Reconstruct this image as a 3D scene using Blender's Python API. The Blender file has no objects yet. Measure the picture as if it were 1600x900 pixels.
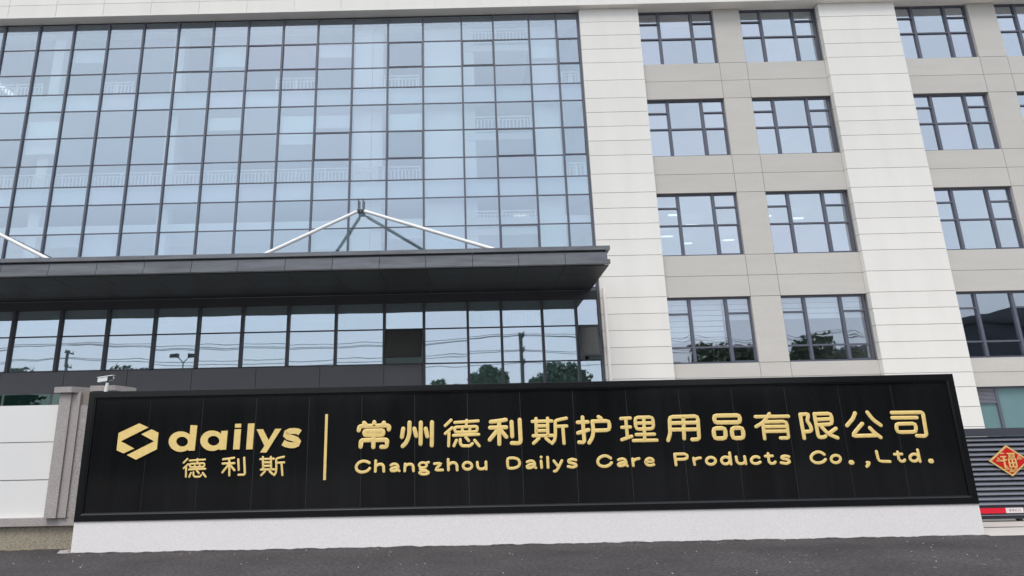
import bpy, bmesh, math, random
from mathutils import Vector, Matrix
R = math.radians
random.seed(7)
scene = bpy.context.scene
col = scene.collection

# ---------------------------------------------------------------- camera, sky, sun, exposure
cam_data = bpy.data.cameras.new('camera')
cam = bpy.data.objects.new('camera', cam_data)
col.objects.link(cam)
cam_data.sensor_width = 36.0
cam_data.lens = 24.93
cam_data.shift_x = 0.0479
cam_data.shift_y = -0.0390
cam_data.clip_end = 3000
pitch, roll, yaw = R(16.03), R(-1.18), R(-0.27)
fw = Vector((math.sin(yaw) * math.cos(pitch), math.cos(yaw) * math.cos(pitch), math.sin(pitch)))
rt = Vector((math.cos(yaw), -math.sin(yaw), 0))
up = rt.cross(fw)
rt, up = math.cos(roll) * rt + math.sin(roll) * up, math.cos(roll) * up - math.sin(roll) * rt
m = Matrix((rt, up, -fw)).transposed().to_4x4()
m.translation = (0, -25, 1.45)
cam.matrix_world = m
scene.camera = cam

SUN_EL, SUN_AZ = R(58), R(200)          # azimuth measured clockwise from +Y (north)
world = bpy.data.worlds.new('World')
scene.world = world
world.use_nodes = True
wn = world.node_tree
wn.nodes.clear()
sky = wn.nodes.new('ShaderNodeTexSky')
sky.sky_type = 'NISHITA'
sky.sun_disc = False
sky.sun_elevation = SUN_EL
sky.sun_rotation = SUN_AZ
sky.air_density = 1.0
sky.dust_density = 3.0
sky.ozone_density = 1.0
tc = wn.nodes.new('ShaderNodeTexCoord')
cloud = wn.nodes.new('ShaderNodeTexNoise')
cloud.inputs['Scale'].default_value = 2.2
cloud.inputs['Detail'].default_value = 5
cloud.inputs['Roughness'].default_value = 0.55
ramp = wn.nodes.new('ShaderNodeMapRange')
ramp.inputs['From Min'].default_value = 0.3
ramp.inputs['From Max'].default_value = 0.7
ramp.inputs['To Min'].default_value = 0.5
ramp.inputs['To Max'].default_value = 0.95
mixc = wn.nodes.new('ShaderNodeMix')
mixc.data_type = 'RGBA'
mixc.inputs[7].default_value = (6.6, 7.0, 7.6, 1)      # even overcast cloud layer
bg = wn.nodes.new('ShaderNodeBackground')
bg.inputs['Strength'].default_value = 0.12
wo = wn.nodes.new('ShaderNodeOutputWorld')
wn.links.new(tc.outputs['Generated'], cloud.inputs['Vector'])
wn.links.new(cloud.outputs['Fac'], ramp.inputs['Value'])
wn.links.new(ramp.outputs['Result'], mixc.inputs[0])
wn.links.new(sky.outputs[0], mixc.inputs[6])
wn.links.new(mixc.outputs[2], bg.inputs['Color'])
wn.links.new(bg.outputs[0], wo.inputs['Surface'])

sun_data = bpy.data.lights.new('sun', 'SUN')
sun_data.energy = 1.2
sun_data.angle = R(25)
sun_data.color = (1.0, 0.965, 0.91)
sun = bpy.data.objects.new('sun', sun_data)
col.objects.link(sun)
sdir = Vector((math.sin(SUN_AZ) * math.cos(SUN_EL), math.cos(SUN_AZ) * math.cos(SUN_EL), math.sin(SUN_EL)))
sun.rotation_euler = sdir.to_track_quat('Z', 'Y').to_euler()
sun.location = sdir * 60

vs = scene.view_settings
vs.view_transform = 'Standard'
vs.look = 'None'
vs.gamma = 1.0
vs.use_curve_mapping = False
vs.exposure = 0.48
scene.cycles.max_bounces = 8
scene.cycles.transparent_max_bounces = 12
scene.cycles.use_denoising = True

# ---------------------------------------------------------------- materials
def nodes_of(name):
    mt = bpy.data.materials.new(name)
    mt.use_nodes = True
    return mt, mt.node_tree, mt.node_tree.nodes['Principled BSDF']

def surf(name, color, rough=0.6, var=0.06, scale=1.5, stretch=(1, 1, 1), metal=0.0, spec=0.5, bump=0.0, bscale=60,
         speck=None, sscale=120, piece=0.03, coat=0.0):
    """base colour with soft wear, optional grain flecks, a slight difference from piece to piece, optional fine relief"""
    mt, t, b = nodes_of(name)
    n, L = t.nodes, t.links
    geo = n.new('ShaderNodeNewGeometry')
    mp = n.new('ShaderNodeMapping')
    mp.inputs['Scale'].default_value = stretch
    L.new(geo.outputs['Position'], mp.inputs['Vector'])
    no = n.new('ShaderNodeTexNoise')
    no.inputs['Scale'].default_value = scale
    no.inputs['Detail'].default_value = 6
    no.inputs['Roughness'].default_value = 0.6
    L.new(mp.outputs[0], no.inputs['Vector'])
    mr = n.new('ShaderNodeMapRange')
    mr.inputs['From Min'].default_value = 0.25
    mr.inputs['From Max'].default_value = 0.75
    mr.inputs['To Min'].default_value = 1 - var
    mr.inputs['To Max'].default_value = 1 + var
    L.new(no.outputs['Fac'], mr.inputs['Value'])
    oi = n.new('ShaderNodeObjectInfo')
    pr = n.new('ShaderNodeMapRange')
    pr.inputs['To Min'].default_value = 1 - piece
    pr.inputs['To Max'].default_value = 1 + piece
    L.new(oi.outputs['Random'], pr.inputs['Value'])
    mu = n.new('ShaderNodeMath'); mu.operation = 'MULTIPLY'
    L.new(mr.outputs[0], mu.inputs[0]); L.new(pr.outputs[0], mu.inputs[1])
    vm = n.new('ShaderNodeVectorMath'); vm.operation = 'SCALE'
    vm.inputs[0].default_value = color
    L.new(mu.outputs[0], vm.inputs['Scale'])
    out = vm.outputs[0]
    if speck:
        vo = n.new('ShaderNodeTexNoise')
        vo.inputs['Scale'].default_value = sscale
        vo.inputs['Detail'].default_value = 2
        L.new(geo.outputs['Position'], vo.inputs['Vector'])
        sm = n.new('ShaderNodeMapRange')
        sm.inputs['From Min'].default_value = 0.42
        sm.inputs['From Max'].default_value = 0.66
        L.new(vo.outputs['Fac'], sm.inputs['Value'])
        mx = n.new('ShaderNodeMix'); mx.data_type = 'RGBA'
        mx.inputs[7].default_value = (*speck, 1)
        L.new(sm.outputs[0], mx.inputs[0]); L.new(out, mx.inputs[6])
        out = mx.outputs[2]
    L.new(out, b.inputs['Base Color'])
    b.inputs['Roughness'].default_value = rough
    b.inputs['Metallic'].default_value = metal
    b.inputs['Specular IOR Level'].default_value = spec
    b.inputs['Coat Weight'].default_value = coat
    if bump:
        bn = n.new('ShaderNodeTexNoise')
        bn.inputs['Scale'].default_value = bscale
        bn.inputs['Detail'].default_value = 4
        L.new(geo.outputs['Position'], bn.inputs['Vector'])
        bu = n.new('ShaderNodeBump')
        bu.inputs['Strength'].default_value = bump
        bu.inputs['Distance'].default_value = 0.01
        L.new(bn.outputs['Fac'], bu.inputs['Height'])
        L.new(bu.outputs[0], b.inputs['Normal'])
    return mt

def glass(name, refl, tint, gloss, wave=0.0, wscale=0.9, rnd=0.08, rough=0.0):
    """coated window glass: part mirror, part see-through, each pane a little different and not quite flat"""
    mt = bpy.data.materials.new(name)
    mt.use_nodes = True
    t = mt.node_tree
    n, L = t.nodes, t.links
    n.clear()
    out = n.new('ShaderNodeOutputMaterial')
    tr = n.new('ShaderNodeBsdfTransparent')
    tr.inputs['Color'].default_value = (*tint, 1)
    gl = n.new('ShaderNodeBsdfGlossy')
    gl.inputs['Color'].default_value = (*gloss, 1)
    gl.inputs['Roughness'].default_value = rough
    oi = n.new('ShaderNodeObjectInfo')
    pr = n.new('ShaderNodeMapRange')
    pr.inputs['To Min'].default_value = refl - rnd
    pr.inputs['To Max'].default_value = refl + rnd
    L.new(oi.outputs['Random'], pr.inputs['Value'])
    hue = n.new('ShaderNodeMix'); hue.data_type = 'RGBA'
    hue.inputs[6].default_value = (gloss[0] * 0.98, gloss[1] * 1.006, gloss[2] * 0.995, 1)
    hue.inputs[7].default_value = (gloss[0] * 1.015, gloss[1] * 0.996, min(1, gloss[2] * 1.005), 1)
    wh_ = n.new('ShaderNodeMath'); wh_.operation = 'MULTIPLY'; wh_.inputs[1].default_value = 7.31
    fr_ = n.new('ShaderNodeMath'); fr_.operation = 'FRACT'
    L.new(oi.outputs['Random'], wh_.inputs[0]); L.new(wh_.outputs[0], fr_.inputs[0]); L.new(fr_.outputs[0], hue.inputs[0])
    L.new(hue.outputs[2], gl.inputs['Color'])
    lw = n.new('ShaderNodeLayerWeight')
    lw.inputs['Blend'].default_value = 0.25
    ad = n.new('ShaderNodeMath'); ad.operation = 'MULTIPLY_ADD'; ad.use_clamp = True
    ad.inputs[1].default_value = 0.35
    L.new(lw.outputs['Fresnel'], ad.inputs[0]); L.new(pr.outputs[0], ad.inputs[2])
    mx = n.new('ShaderNodeMixShader')
    L.new(ad.outputs[0], mx.inputs[0]); L.new(tr.outputs[0], mx.inputs[1]); L.new(gl.outputs[0], mx.inputs[2])
    L.new(mx.outputs[0], out.inputs['Surface'])
    geo = n.new('ShaderNodeNewGeometry')
    no = n.new('ShaderNodeTexNoise')
    no.inputs['Scale'].default_value = wscale
    no.inputs['Detail'].default_value = 0.5
    L.new(geo.outputs['Position'], no.inputs['Vector'])
    bu = n.new('ShaderNodeBump')
    bu.inputs['Strength'].default_value = 1.0
    bu.inputs['Distance'].default_value = wave
    L.new(no.outputs['Fac'], bu.inputs['Height'])
    L.new(bu.outputs[0], gl.inputs['Normal'])
    return mt

M = {}
M['white_panel'] = surf('white_cladding', (0.79, 0.775, 0.735), 0.55, 0.035, 0.8, (1.6, 1, 0.22), piece=0.022, spec=0.3)
M['white_joint'] = surf('cladding_joint', (0.34, 0.33, 0.31), 0.8, 0.05)
M['grey_panel'] = surf('grey_cladding', (0.565, 0.545, 0.51), 0.6, 0.07, 1.1, (0.5, 1, 2.2), piece=0.03, spec=0.3, speck=(0.53, 0.51, 0.475), sscale=22)
M['grey_joint'] = surf('grey_cladding_joint', (0.24, 0.235, 0.22), 0.8)
M['soffit'] = surf('cornice_soffit', (0.76, 0.74, 0.71), 0.6, 0.05)
M['alu'] = surf('grey_blue_aluminium', (0.105, 0.113, 0.15), 0.42, 0.05, piece=0.05)
M['alu_dark'] = surf('dark_aluminium', (0.035, 0.037, 0.046), 0.45, 0.05)
M['canopy'] = surf('canopy_aluminium_panel', (0.150, 0.157, 0.175), 0.38, 0.30, 1.3, (0.7, 1, 5.0), piece=0.07)
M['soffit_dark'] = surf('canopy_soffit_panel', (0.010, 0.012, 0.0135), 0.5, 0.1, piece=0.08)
M['band_panel'] = surf('charcoal_band_panel', (0.072, 0.073, 0.083), 0.45, 0.06, piece=0.05)
M['white_steel'] = surf('white_painted_steel', (0.82, 0.81, 0.78), 0.35, 0.03)
M['indoor_white'] = surf('indoor_white_paint', (0.84, 0.85, 0.83), 0.6, 0.03, piece=0.02)
M['indoor_grey'] = surf('indoor_wall_paint', (0.42, 0.44, 0.46), 0.8, 0.1, 0.4)
M['indoor_floor'] = surf('indoor_floor', (0.35, 0.35, 0.34), 0.5, 0.1)
M['shadow_box'] = surf('spandrel_back_panel', (0.62, 0.66, 0.69), 0.7, 0.05, piece=0.09)
M['glass'] = glass('curtain_wall_glass', 0.29, (0.93, 0.98, 0.985), (0.81, 0.895, 1.0), wave=0.0016, rnd=0.016)
M['glass_band'] = glass('mirror_band_glass', 0.405, (0.86, 0.92, 0.92), (0.80, 0.885, 1.0), wave=0.0022, rnd=0.02, rough=0.012)
M['glass_window'] = glass('window_glass', 0.445, (0.80, 0.87, 0.90), (0.86, 0.905, 0.975), wave=0.0012, rnd=0.04)
M['glass_wavy'] = glass('wavy_window_glass', 0.25, (0.93, 0.96, 0.97), (0.84, 0.88, 0.98), wave=0.007, wscale=1.1, rnd=0.03, rough=0.012)
M['glass_soffit_tone'] = surf('sash_glass_soffit_tone', (0.062, 0.062, 0.057), 0.25, 0.1)  # grey-brown colour painted in place of the canopy soffit mirrored in the pane
M['glass_dark'] = glass('tinted_glass', 0.13, (0.30, 0.44, 0.42), (0.62, 0.80, 0.80), wave=0.002, rnd=0.02)
M['glass_teal'] = surf('teal_filmed_glass', (0.17, 0.285, 0.30), 0.08, 0.05, piece=0.05, spec=0.8)
M['granite_black'] = surf('polished_black_granite', (0.0105, 0.0108, 0.0115), 0.09, 0.35, 1.2, (3, 1, 0.25), piece=0.12, spec=0.42)
M['granite_frame'] = surf('black_granite_frame', (0.0075, 0.0078, 0.0085), 0.22, 0.2, piece=0.05, spec=0.5)
M['grout'] = surf('dark_grout', (0.055, 0.055, 0.058), 0.7, 0.1)
M['gold'] = surf('gold_leaf_paint', (0.97, 0.715, 0.265), 0.32, 0.10, 14, piece=0.03, spec=0.6)
M['plinth'] = surf('white_speckled_granite', (0.93, 0.895, 0.875), 0.7, 0.03, 0.8, speck=(0.86, 0.825, 0.81), sscale=60, bump=0.2, bscale=90)
M['granite_grey'] = surf('grey_brown_granite', (0.49, 0.45, 0.43), 0.75, 0.10, 1.2, speck=(0.31, 0.28, 0.265), sscale=70, bump=0.3, bscale=90)
M['granite_patch'] = surf('brown_granite', (0.28, 0.24, 0.205), 0.8, 0.15, 3)
M['stucco'] = surf('rough_olive_concrete', (0.42, 0.37, 0.285), 0.9, 0.2, 1.6, speck=(0.27, 0.235, 0.18), sscale=45, bump=0.6, bscale=50)
M['wall_panel'] = surf('white_boundary_panel', (0.88, 0.87, 0.845), 0.6, 0.03, 0.7, (1, 1, 0.4), piece=0.012, spec=0.3)
M['gate_slat'] = surf('slate_grey_slat', (0.25, 0.26, 0.305), 0.35, 0.06, piece=0.06)
M['gate'] = surf('slate_grey_gate_metal', (0.065, 0.07, 0.088), 0.4, 0.06, piece=0.06)
M['gate_dark'] = surf('dark_gate_metal', (0.022, 0.024, 0.032), 0.5, 0.06)
M['red_tape'] = surf('red_reflective_tape', (0.80, 0.008, 0.035), 0.35, 0.05)
M['white_tape'] = surf('white_reflective_tape', (0.82, 0.78, 0.78), 0.35, 0.03)
M['red_print'] = surf('dark_red_print', (0.36, 0.12, 0.13), 0.5, 0.1)
M['red_card'] = surf('red_festive_card', (0.62, 0.010, 0.012), 0.4, 0.12, 6)
M['gold_card'] = surf('gold_foil', (0.78, 0.55, 0.20), 0.3, 0.1, 8)
M['cctv_white'] = surf('white_plastic', (0.82, 0.83, 0.80), 0.35, 0.02)
M['cctv_black'] = surf('black_plastic', (0.012, 0.013, 0.014), 0.2, 0.05)
M['concrete'] = surf('pale_concrete', (0.58, 0.54, 0.50), 0.85, 0.12, 0.9, bump=0.2)
M['rail_steel'] = surf('worn_steel_track', (0.12, 0.10, 0.085), 0.5, 0.3, 3)
M['pipe'] = surf('cream_plastic_pipe', (0.92, 0.87, 0.83), 0.25, 0.05)
M['blind'] = surf('white_blind', (0.78, 0.82, 0.82), 0.6, 0.03)
M['bark'] = surf('bark', (0.10, 0.075, 0.05), 0.9, 0.3, 6)
M['leaf'] = surf('leaf', (0.075, 0.125, 0.062), 0.6, 0.35, 1.2)
M['pole'] = surf('weathered_pole', (0.10, 0.115, 0.105), 0.8, 0.15)
M['wire'] = surf('black_cable', (0.012, 0.012, 0.014), 0.6, 0.05)
M['shed'] = surf('added_shed_grey', (0.055, 0.060, 0.062), 0.7, 0.15, 0.3)
M['shed_dark'] = surf('slate_blue_cladding', (0.045, 0.055, 0.075), 0.6, 0.15, 0.3)
M['debris'] = surf('pale_rubble', (0.42, 0.38, 0.36), 0.9, 0.2, 8)
M['straw'] = surf('dry_straw', (0.46, 0.38, 0.24), 0.8, 0.2, 8)
M['ground'] = surf('dusty_ground', (0.10, 0.095, 0.08), 0.95, 0.2, 0.1)

def emitter(name, color, strength):
    mt = bpy.data.materials.new(name)
    mt.use_nodes = True
    b = mt.node_tree.nodes['Principled BSDF']
    b.inputs['Emission Color'].default_value = (*color, 1)
    b.inputs['Emission Strength'].default_value = strength
    return mt
M['lamp'] = emitter('ceiling_lamp', (1, 0.97, 0.9), 1.3)

def asphalt():
    mt, t, b = nodes_of('worn_asphalt')
    n, L = t.nodes, t.links
    geo = n.new('ShaderNodeNewGeometry')
    def noise(s, d=4, r=0.6):
        x = n.new('ShaderNodeTexNoise')
        x.inputs['Scale'].default_value = s; x.inputs['Detail'].default_value = d; x.inputs['Roughness'].default_value = r
        L.new(geo.outputs['Position'], x.inputs['Vector'])
        return x.outputs['Fac']
    def rng(v, a, c, lo, hi):
        x = n.new('ShaderNodeMapRange')
        x.inputs['From Min'].default_value = a; x.inputs['From Max'].default_value = c
        x.inputs['To Min'].default_value = lo; x.inputs['To Max'].default_value = hi
        L.new(v, x.inputs['Value']); return x.outputs[0]
    big = rng(noise(0.7, 6, 0.65), 0.3, 0.7, 0.6, 1.4)
    grain = rng(noise(17, 8, 0.95), 0.42, 0.58, 0.1, 1.95)
    mu = n.new('ShaderNodeMath'); mu.operation = 'MULTIPLY'
    L.new(big, mu.inputs[0]); L.new(grain, mu.inputs[1])
    vm = n.new('ShaderNodeVectorMath'); vm.operation = 'SCALE'
    vm.inputs[0].default_value = (0.052, 0.0455, 0.047)
    L.new(mu.outputs[0], vm.inputs['Scale'])
    # scattered pale stones
    vo = n.new('ShaderNodeTexVoronoi'); vo.inputs['Scale'].default_value = 6.5; vo.inputs['Randomness'].default_value = 1
    L.new(geo.outputs['Position'], vo.inputs['Vector'])
    st = rng(vo.outputs['Distance'], 0.04, 0.10, 1, 0)
    cs = n.new('ShaderNodeSeparateColor'); L.new(vo.outputs['Color'], cs.inputs[0])
    pick = rng(cs.outputs[0], 0.62, 0.98, 0, 0.6)
    s2 = n.new('ShaderNodeMath'); s2.operation = 'MULTIPLY'; L.new(st, s2.inputs[0]); L.new(pick, s2.inputs[1])
    # worn paint remains
    pa = rng(noise(5.0, 6, 0.7), 0.63, 0.68, 0, 0.55)
    # the paint remains lie in one stretch of the carriageway
    sx = n.new('ShaderNodeVectorMath'); sx.operation = 'MULTIPLY_ADD'
    sx.inputs[1].default_value = (0.42, 1.0, 1.0); sx.inputs[2].default_value = (-5.2 * 0.42, 15.2, 0)
    L.new(geo.outputs['Position'], sx.inputs[0])
    ln = n.new('ShaderNodeVectorMath'); ln.operation = 'LENGTH'; L.new(sx.outputs[0], ln.inputs[0])
    zone = rng(ln.outputs['Value'], 0.6, 1.7, 1, 0)
    p2 = n.new('ShaderNodeMath'); p2.operation = 'MULTIPLY'; L.new(pa, p2.inputs[0]); L.new(zone, p2.inputs[1])
    mm = n.new('ShaderNodeMath'); mm.operation = 'MAXIMUM'; L.new(s2.outputs[0], mm.inputs[0]); L.new(p2.outputs[0], mm.inputs[1])
    mx = n.new('ShaderNodeMix'); mx.data_type = 'RGBA'
    mx.inputs[7].default_value = (0.52, 0.49, 0.46, 1)
    L.new(mm.outputs[0], mx.inputs[0]); L.new(vm.outputs[0], mx.inputs[6])
    L.new(mx.outputs[2], b.inputs['Base Color'])
    b.inputs['Roughness'].default_value = 0.85
    bu = n.new('ShaderNodeBump'); bu.inputs['Strength'].default_value = 0.7; bu.inputs['Distance'].default_value = 0.012
    L.new(noise(55, 4, 0.7), bu.inputs['Height'])
    L.new(bu.outputs[0], b.inputs['Normal'])
    return mt
M['asphalt'] = asphalt()

# ---------------------------------------------------------------- helpers
WORLD = {}
def link(name, data, parent, loc):
    o = bpy.data.objects.new(name, data)
    col.objects.link(o)
    base = Vector((0, 0, 0))
    if parent is not None:
        o.parent = parent
        base = WORLD[parent.name]
    o.location = Vector(loc) - base
    WORLD[o.name] = Vector(loc)
    return o

def tag(o, label=None, cat=None, group=None, kind=None):
    if label: o['label'] = label
    if cat: o['category'] = cat
    if group: o['group'] = group
    if kind: o['kind'] = kind
    return o

def empty(name, loc, label, cat, group=None):
    return tag(link(name, None, None, loc), label, cat, group)

BOXES = {}
CUBE_F = [(0, 3, 2, 1), (4, 5, 6, 7), (0, 1, 5, 4), (1, 2, 6, 5), (2, 3, 7, 6), (3, 0, 4, 7)]
def box(name, x0, x1, y0, y1, z0, z1, mat, parent=None):
    """an axis-aligned block; alike blocks share their mesh"""
    key = (round(x1 - x0, 4), round(y1 - y0, 4), round(z1 - z0, 4), mat)
    me = BOXES.get(key)
    if me is None:
        hx, hy, hz = (x1 - x0) / 2, (y1 - y0) / 2, z1 - z0
        v = [(-hx, -hy, 0), (hx, -hy, 0), (hx, hy, 0), (-hx, hy, 0), (-hx, -hy, hz), (hx, -hy, hz), (hx, hy, hz), (-hx, hy, hz)]
        me = bpy.data.meshes.new(name)
        me.from_pydata(v, [], CUBE_F)
        me.materials.append(M[mat])
        BOXES[key] = me
    return link(name, me, parent, ((x0 + x1) / 2, (y0 + y1) / 2, z0))

def mesh(name, verts, faces, mat, parent=None, origin=(0, 0, 0), smooth=False):
    o = Vector(origin)
    me = bpy.data.meshes.new(name)
    me.from_pydata([tuple(Vector(v) - o) for v in verts], [], faces)
    me.materials.append(M[mat])
    if smooth:
        for p in me.polygons: p.use_smooth = True
    me.update()
    return link(name, me, parent, origin)

class MB:
    """collects blocks, tubes and prisms of ONE piece"""
    def __init__(self): self.v, self.f = [], []
    def box(self, x0, x1, y0, y1, z0, z1):
        k = len(self.v)
        self.v += [(x0, y0, z0), (x1, y0, z0), (x1, y1, z0), (x0, y1, z0), (x0, y0, z1), (x1, y0, z1), (x1, y1, z1), (x0, y1, z1)]
        self.f += [tuple(i + k for i in q) for q in CUBE_F]
        return self
    def tube(self, a, b, r0, r1=None, n=10):
        a, b = Vector(a), Vector(b)
        r1 = r0 if r1 is None else r1
        d = (b - a).normalized()
        u = d.orthogonal().normalized(); w = d.cross(u)
        k = len(self.v)
        for p, r in ((a, r0), (b, r1)):
            for i in range(n):
                t = 2 * math.pi * i / n
                self.v.append(tuple(p + r * (math.cos(t) * u + math.sin(t) * w)))
        for i in range(n):
            j = (i + 1) % n
            self.f.append((k + i, k + j, k + n + j, k + n + i))
        self.f.append(tuple(k + i for i in reversed(range(n))))
        self.f.append(tuple(k + n + i for i in range(n)))
        return self
    def prism(self, plan, z0, z1):
        """plan: counter-clockwise (x, y) points"""
        k, n = len(self.v), len(plan)
        self.v += [(x, y, z0) for x, y in plan] + [(x, y, z1) for x, y in plan]
        self.f.append(tuple(k + i for i in reversed(range(n))))
        self.f.append(tuple(k + n + i for i in range(n)))
        for i in range(n):
            j = (i + 1) % n
            self.f.append((k + i, k + j, k + n + j, k + n + i))
        return self
    def build(self, name, mat, parent=None, origin=None, smooth=False):
        if origin is None:
            xs, ys, zs = zip(*self.v)
            origin = ((min(xs) + max(xs)) / 2, (min(ys) + max(ys)) / 2, min(zs))
        return mesh(name, self.v, self.f, mat, parent, origin, smooth)

# ---------------------------------------------------------------- the setting
def sheet(name, x0, x1, y0, y1, z, mat):
    o = mesh(name, [(x0, y0, z), (x1, y0, z), (x1, y1, z), (x0, y1, z)], [(0, 1, 2, 3)], mat, None, ((x0 + x1) / 2, (y0 + y1) / 2, z))
    return tag(o, kind='structure')
sheet('ground', -1200, 1200, -1200, 1200, -0.02, 'ground')
sheet('road', -150, 150, -34, -11.9, 0.0, 'asphalt')
sheet('pavement', 8.1, 60, -12.86, -0.3, 0.006, 'concrete')
sheet('courtyard', -60, 8.1, -11.9, -0.3, 0.006, 'concrete')

# ---------------------------------------------------------------- the office building
bld = empty('office_building', (2, 0, 0), 'office block with blue glass curtain wall, white pillars and grey window bays behind the sign', 'building')
SILL = [0.60, 4.25, 8.16, 12.08, 16.01]
HEAD = [3.25, 6.61, 10.58, 14.47, 18.45]
TOP = 18.45

def rows_of():
    z = [0.02, 0.60]
    for i in range(5):
        h = (HEAD[i] - SILL[i]) / 4
        for k in range(1, 5): z.append(SILL[i] + k * h)
        if i < 4:
            z.append((HEAD[i] + SILL[i + 1]) / 2); z.append(SILL[i + 1])
    return z
PROWS = rows_of()
G = 0.009
def pillar(x0, x1):
    p = box('pillar', x0 + 0.012, x1 - 0.012, -0.20, 0.5, 0.02, TOP, 'white_joint', bld)
    for a, b in zip(PROWS[:-1], PROWS[1:]):
        box('panel', x0, x1, -0.22 - random.uniform(0, 0.003), 0.02, a + G, b - G, 'white_panel', p)
for x0, x1 in ((4.73, 7.09), (14.29, 17.32), (24.6, 27.6)):
    pillar(x0, x1)

# grey window bays
BAYS = [((7.09, 10.15), (11.22, 14.25), 14.29), ((17.32, 20.39), (21.48, 24.55), 24.6)]
for (a0, a1), (b0, b1), xe in BAYS:
    xs = [a0, a1, b0, xe]
    for i in range(5):
        z0 = HEAD[i - 1] if i else 0.02
        z1 = SILL[i]
        sp = box('spandrel', xs[0] + 0.002, xs[3] - 0.002, 0.018, 0.40, z0 + 0.006, z1 - 0.006, 'grey_joint', bld)
        cuts = [z0, z1] if i == 0 else [z0, (z0 + z1) / 2, z1]
        for zc, zd in zip(cuts[:-1], cuts[1:]):
            for xa, xb in zip(xs[:-1], xs[1:]):
                box('panel', xa + G, xb - G, 0.0, 0.30, zc + G * 0.8, zd - G * 0.8, 'grey_panel', sp)
        pr = box('pier', a1 + 0.012, b0 - 0.012, 0.018, 0.40, SILL[i], HEAD[i], 'grey_joint', bld)
        box('panel', a1 + 0.004, b0 - 0.004, 0.0, 0.30, SILL[i] + G, HEAD[i] - G, 'grey_panel', pr)

# windows
def window(x0, x1, z0, z1, kind, gl='glass_window', blind=None):
    mb = MB()
    ya, yb = 0.12, 0.24
    e = 0.055
    mb.box(x0, x0 + e, ya, yb, z0, z1); mb.box(x1 - e, x1, ya, yb, z0, z1)
    mb.box(x0 + e, x1 - e, ya, yb, z0, z0 + e); mb.box(x0 + e, x1 - e, ya, yb, z1 - e, z1)
    w = mb.build('window', 'alu', bld)
    c1 = x0 + (x1 - x0) * 0.285; c2 = x0 + (x1 - x0) * 0.715
    H = z1 - z0
    t = 0.045
    for c in (c1, c2):
        box('mullion', c - 0.05, c + 0.05, ya - 0.012, yb, z0 + e, z1 - e, 'alu', w)
    if kind == 'low':
        zs = {0: [0.245, 0.755], 1: [0.245], 2: [0.245, 0.755]}
    elif kind == 'ground':
        zs = {0: [0.80], 1: [], 2: [0.80]}
    else:
        zs = {0: [0.49, 0.775], 1: [0.49], 2: [0.49, 0.775]}
    colx = [(x0 + e, c1 - 0.05), (c1 + 0.05, c2 - 0.05), (c2 + 0.05, x1 - e)]
    for k, (xa, xb) in enumerate(colx):
        prev = z0 + e
        for q in zs[k] + [None]:
            zq = z1 - e if q is None else z0 + q * H - t / 1.6
            if kind == 'ground' and k == 0 and q is None:
                lv = MB()
                zz = prev
                while zz < zq - 0.03:
                    lv.box(xa, xb, 0.13, 0.16, zz, zz + 0.026); zz += 0.045
                lv.build('louvre', 'gate_slat', w)
                box('louvre_back', xa, xb, 0.18, 0.20, prev, zq, 'alu_dark', w)
            else:
                p = box('pane', xa, xb, 0.175, 0.183, prev, zq, gl, w)
                p.rotation_euler = (R(random.uniform(-0.12, 0.12)), 0, R(random.uniform(-0.12, 0.12)))
            if q is not None:
                box('transom', xa, xb, ya, yb, zq, zq + t * 1.25, 'alu', w)
                prev = zq + t * 1.25
    # side sashes have an inner frame of their own
    for (xa, xb), lo, hi in ((colx[2], 0.0, 0.49 if kind == 'high' else 0.245),):
        if kind != 'ground':
            za, zb = z0 + e + 0.002, z0 + hi * H - 0.03
            s = MB()
            s.box(xa, xa + 0.03, ya + 0.02, yb - 0.02, za, zb).box(xb - 0.03, xb, ya + 0.02, yb - 0.02, za, zb)
            s.box(xa + 0.03, xb - 0.03, ya + 0.02, yb - 0.02, za, za + 0.03)
            s.build('sash', 'alu', w)
    for (ba, bb, zt, zb) in blind or []:
        s = MB()
        zz = zt
        while zz > zb:
            s.box(ba, bb, 0.262, 0.267, zz - 0.165, zz); zz -= 0.195
        s.build('blind', 'blind', w)
    return w

for bi, ((a0, a1), (b0, b1), xe) in enumerate(BAYS):
    for wi, (x0, x1) in enumerate(((a0 + 0.01, a1), (b0, b1))):
        for f in range(5):
            kind = 'ground' if f == 0 else 'low' if f == 1 else 'high'
            gl = 'glass_teal' if f == 0 else 'glass_wavy' if f == 1 else 'glass_window'
            bl = None
            if f == 1 and bi == 0 and wi == 0:
                bl = [(7.12, 9.15, 6.55, 5.10), (9.2, 10.1, 6.55, 5.85)]
            if f == 1 and bi == 0 and wi == 1:
                bl = [(11.3, 14.2, 6.55, 5.80)]
            window(x0, x1, SILL[f] + 0.004, HEAD[f] - 0.004, kind, gl, bl)

# cornice
FX = [-22.0, -20.1, -18.15, -16.23, -14.33, -12.42, -10.49, -8.57, -6.67, -4.79, -2.91, -1.03, 0.80, 2.72, 4.64, 6.97, 8.9, 10.8, 12.7, 14.6, 16.5, 18.4, 20.3, 22.2, 24.1, 26.0, 27.8]
co = box('cornice', FX[0], FX[-1], -0.44, 1.2, TOP, TOP + 2.2, 'soffit', bld)
box('cornice_bead', FX[0], FX[-1], -0.485, -0.44, TOP, TOP + 0.055, 'white_panel', co)
for xa, xb in zip(FX[:-1], FX[1:]):
    box('panel', xa + G, xb - G, -0.462, -0.4405, TOP + 0.075, TOP + 0.585, 'white_panel', co)
    box('panel', xa + G, xb - G, -0.462, -0.4405, TOP + 0.603, TOP + 2.15, 'white_panel', co)
box('roof', FX[0], FX[-1], 1.21, 12, TOP + 0.3, TOP + 0.6, 'indoor_grey', bld)

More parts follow.
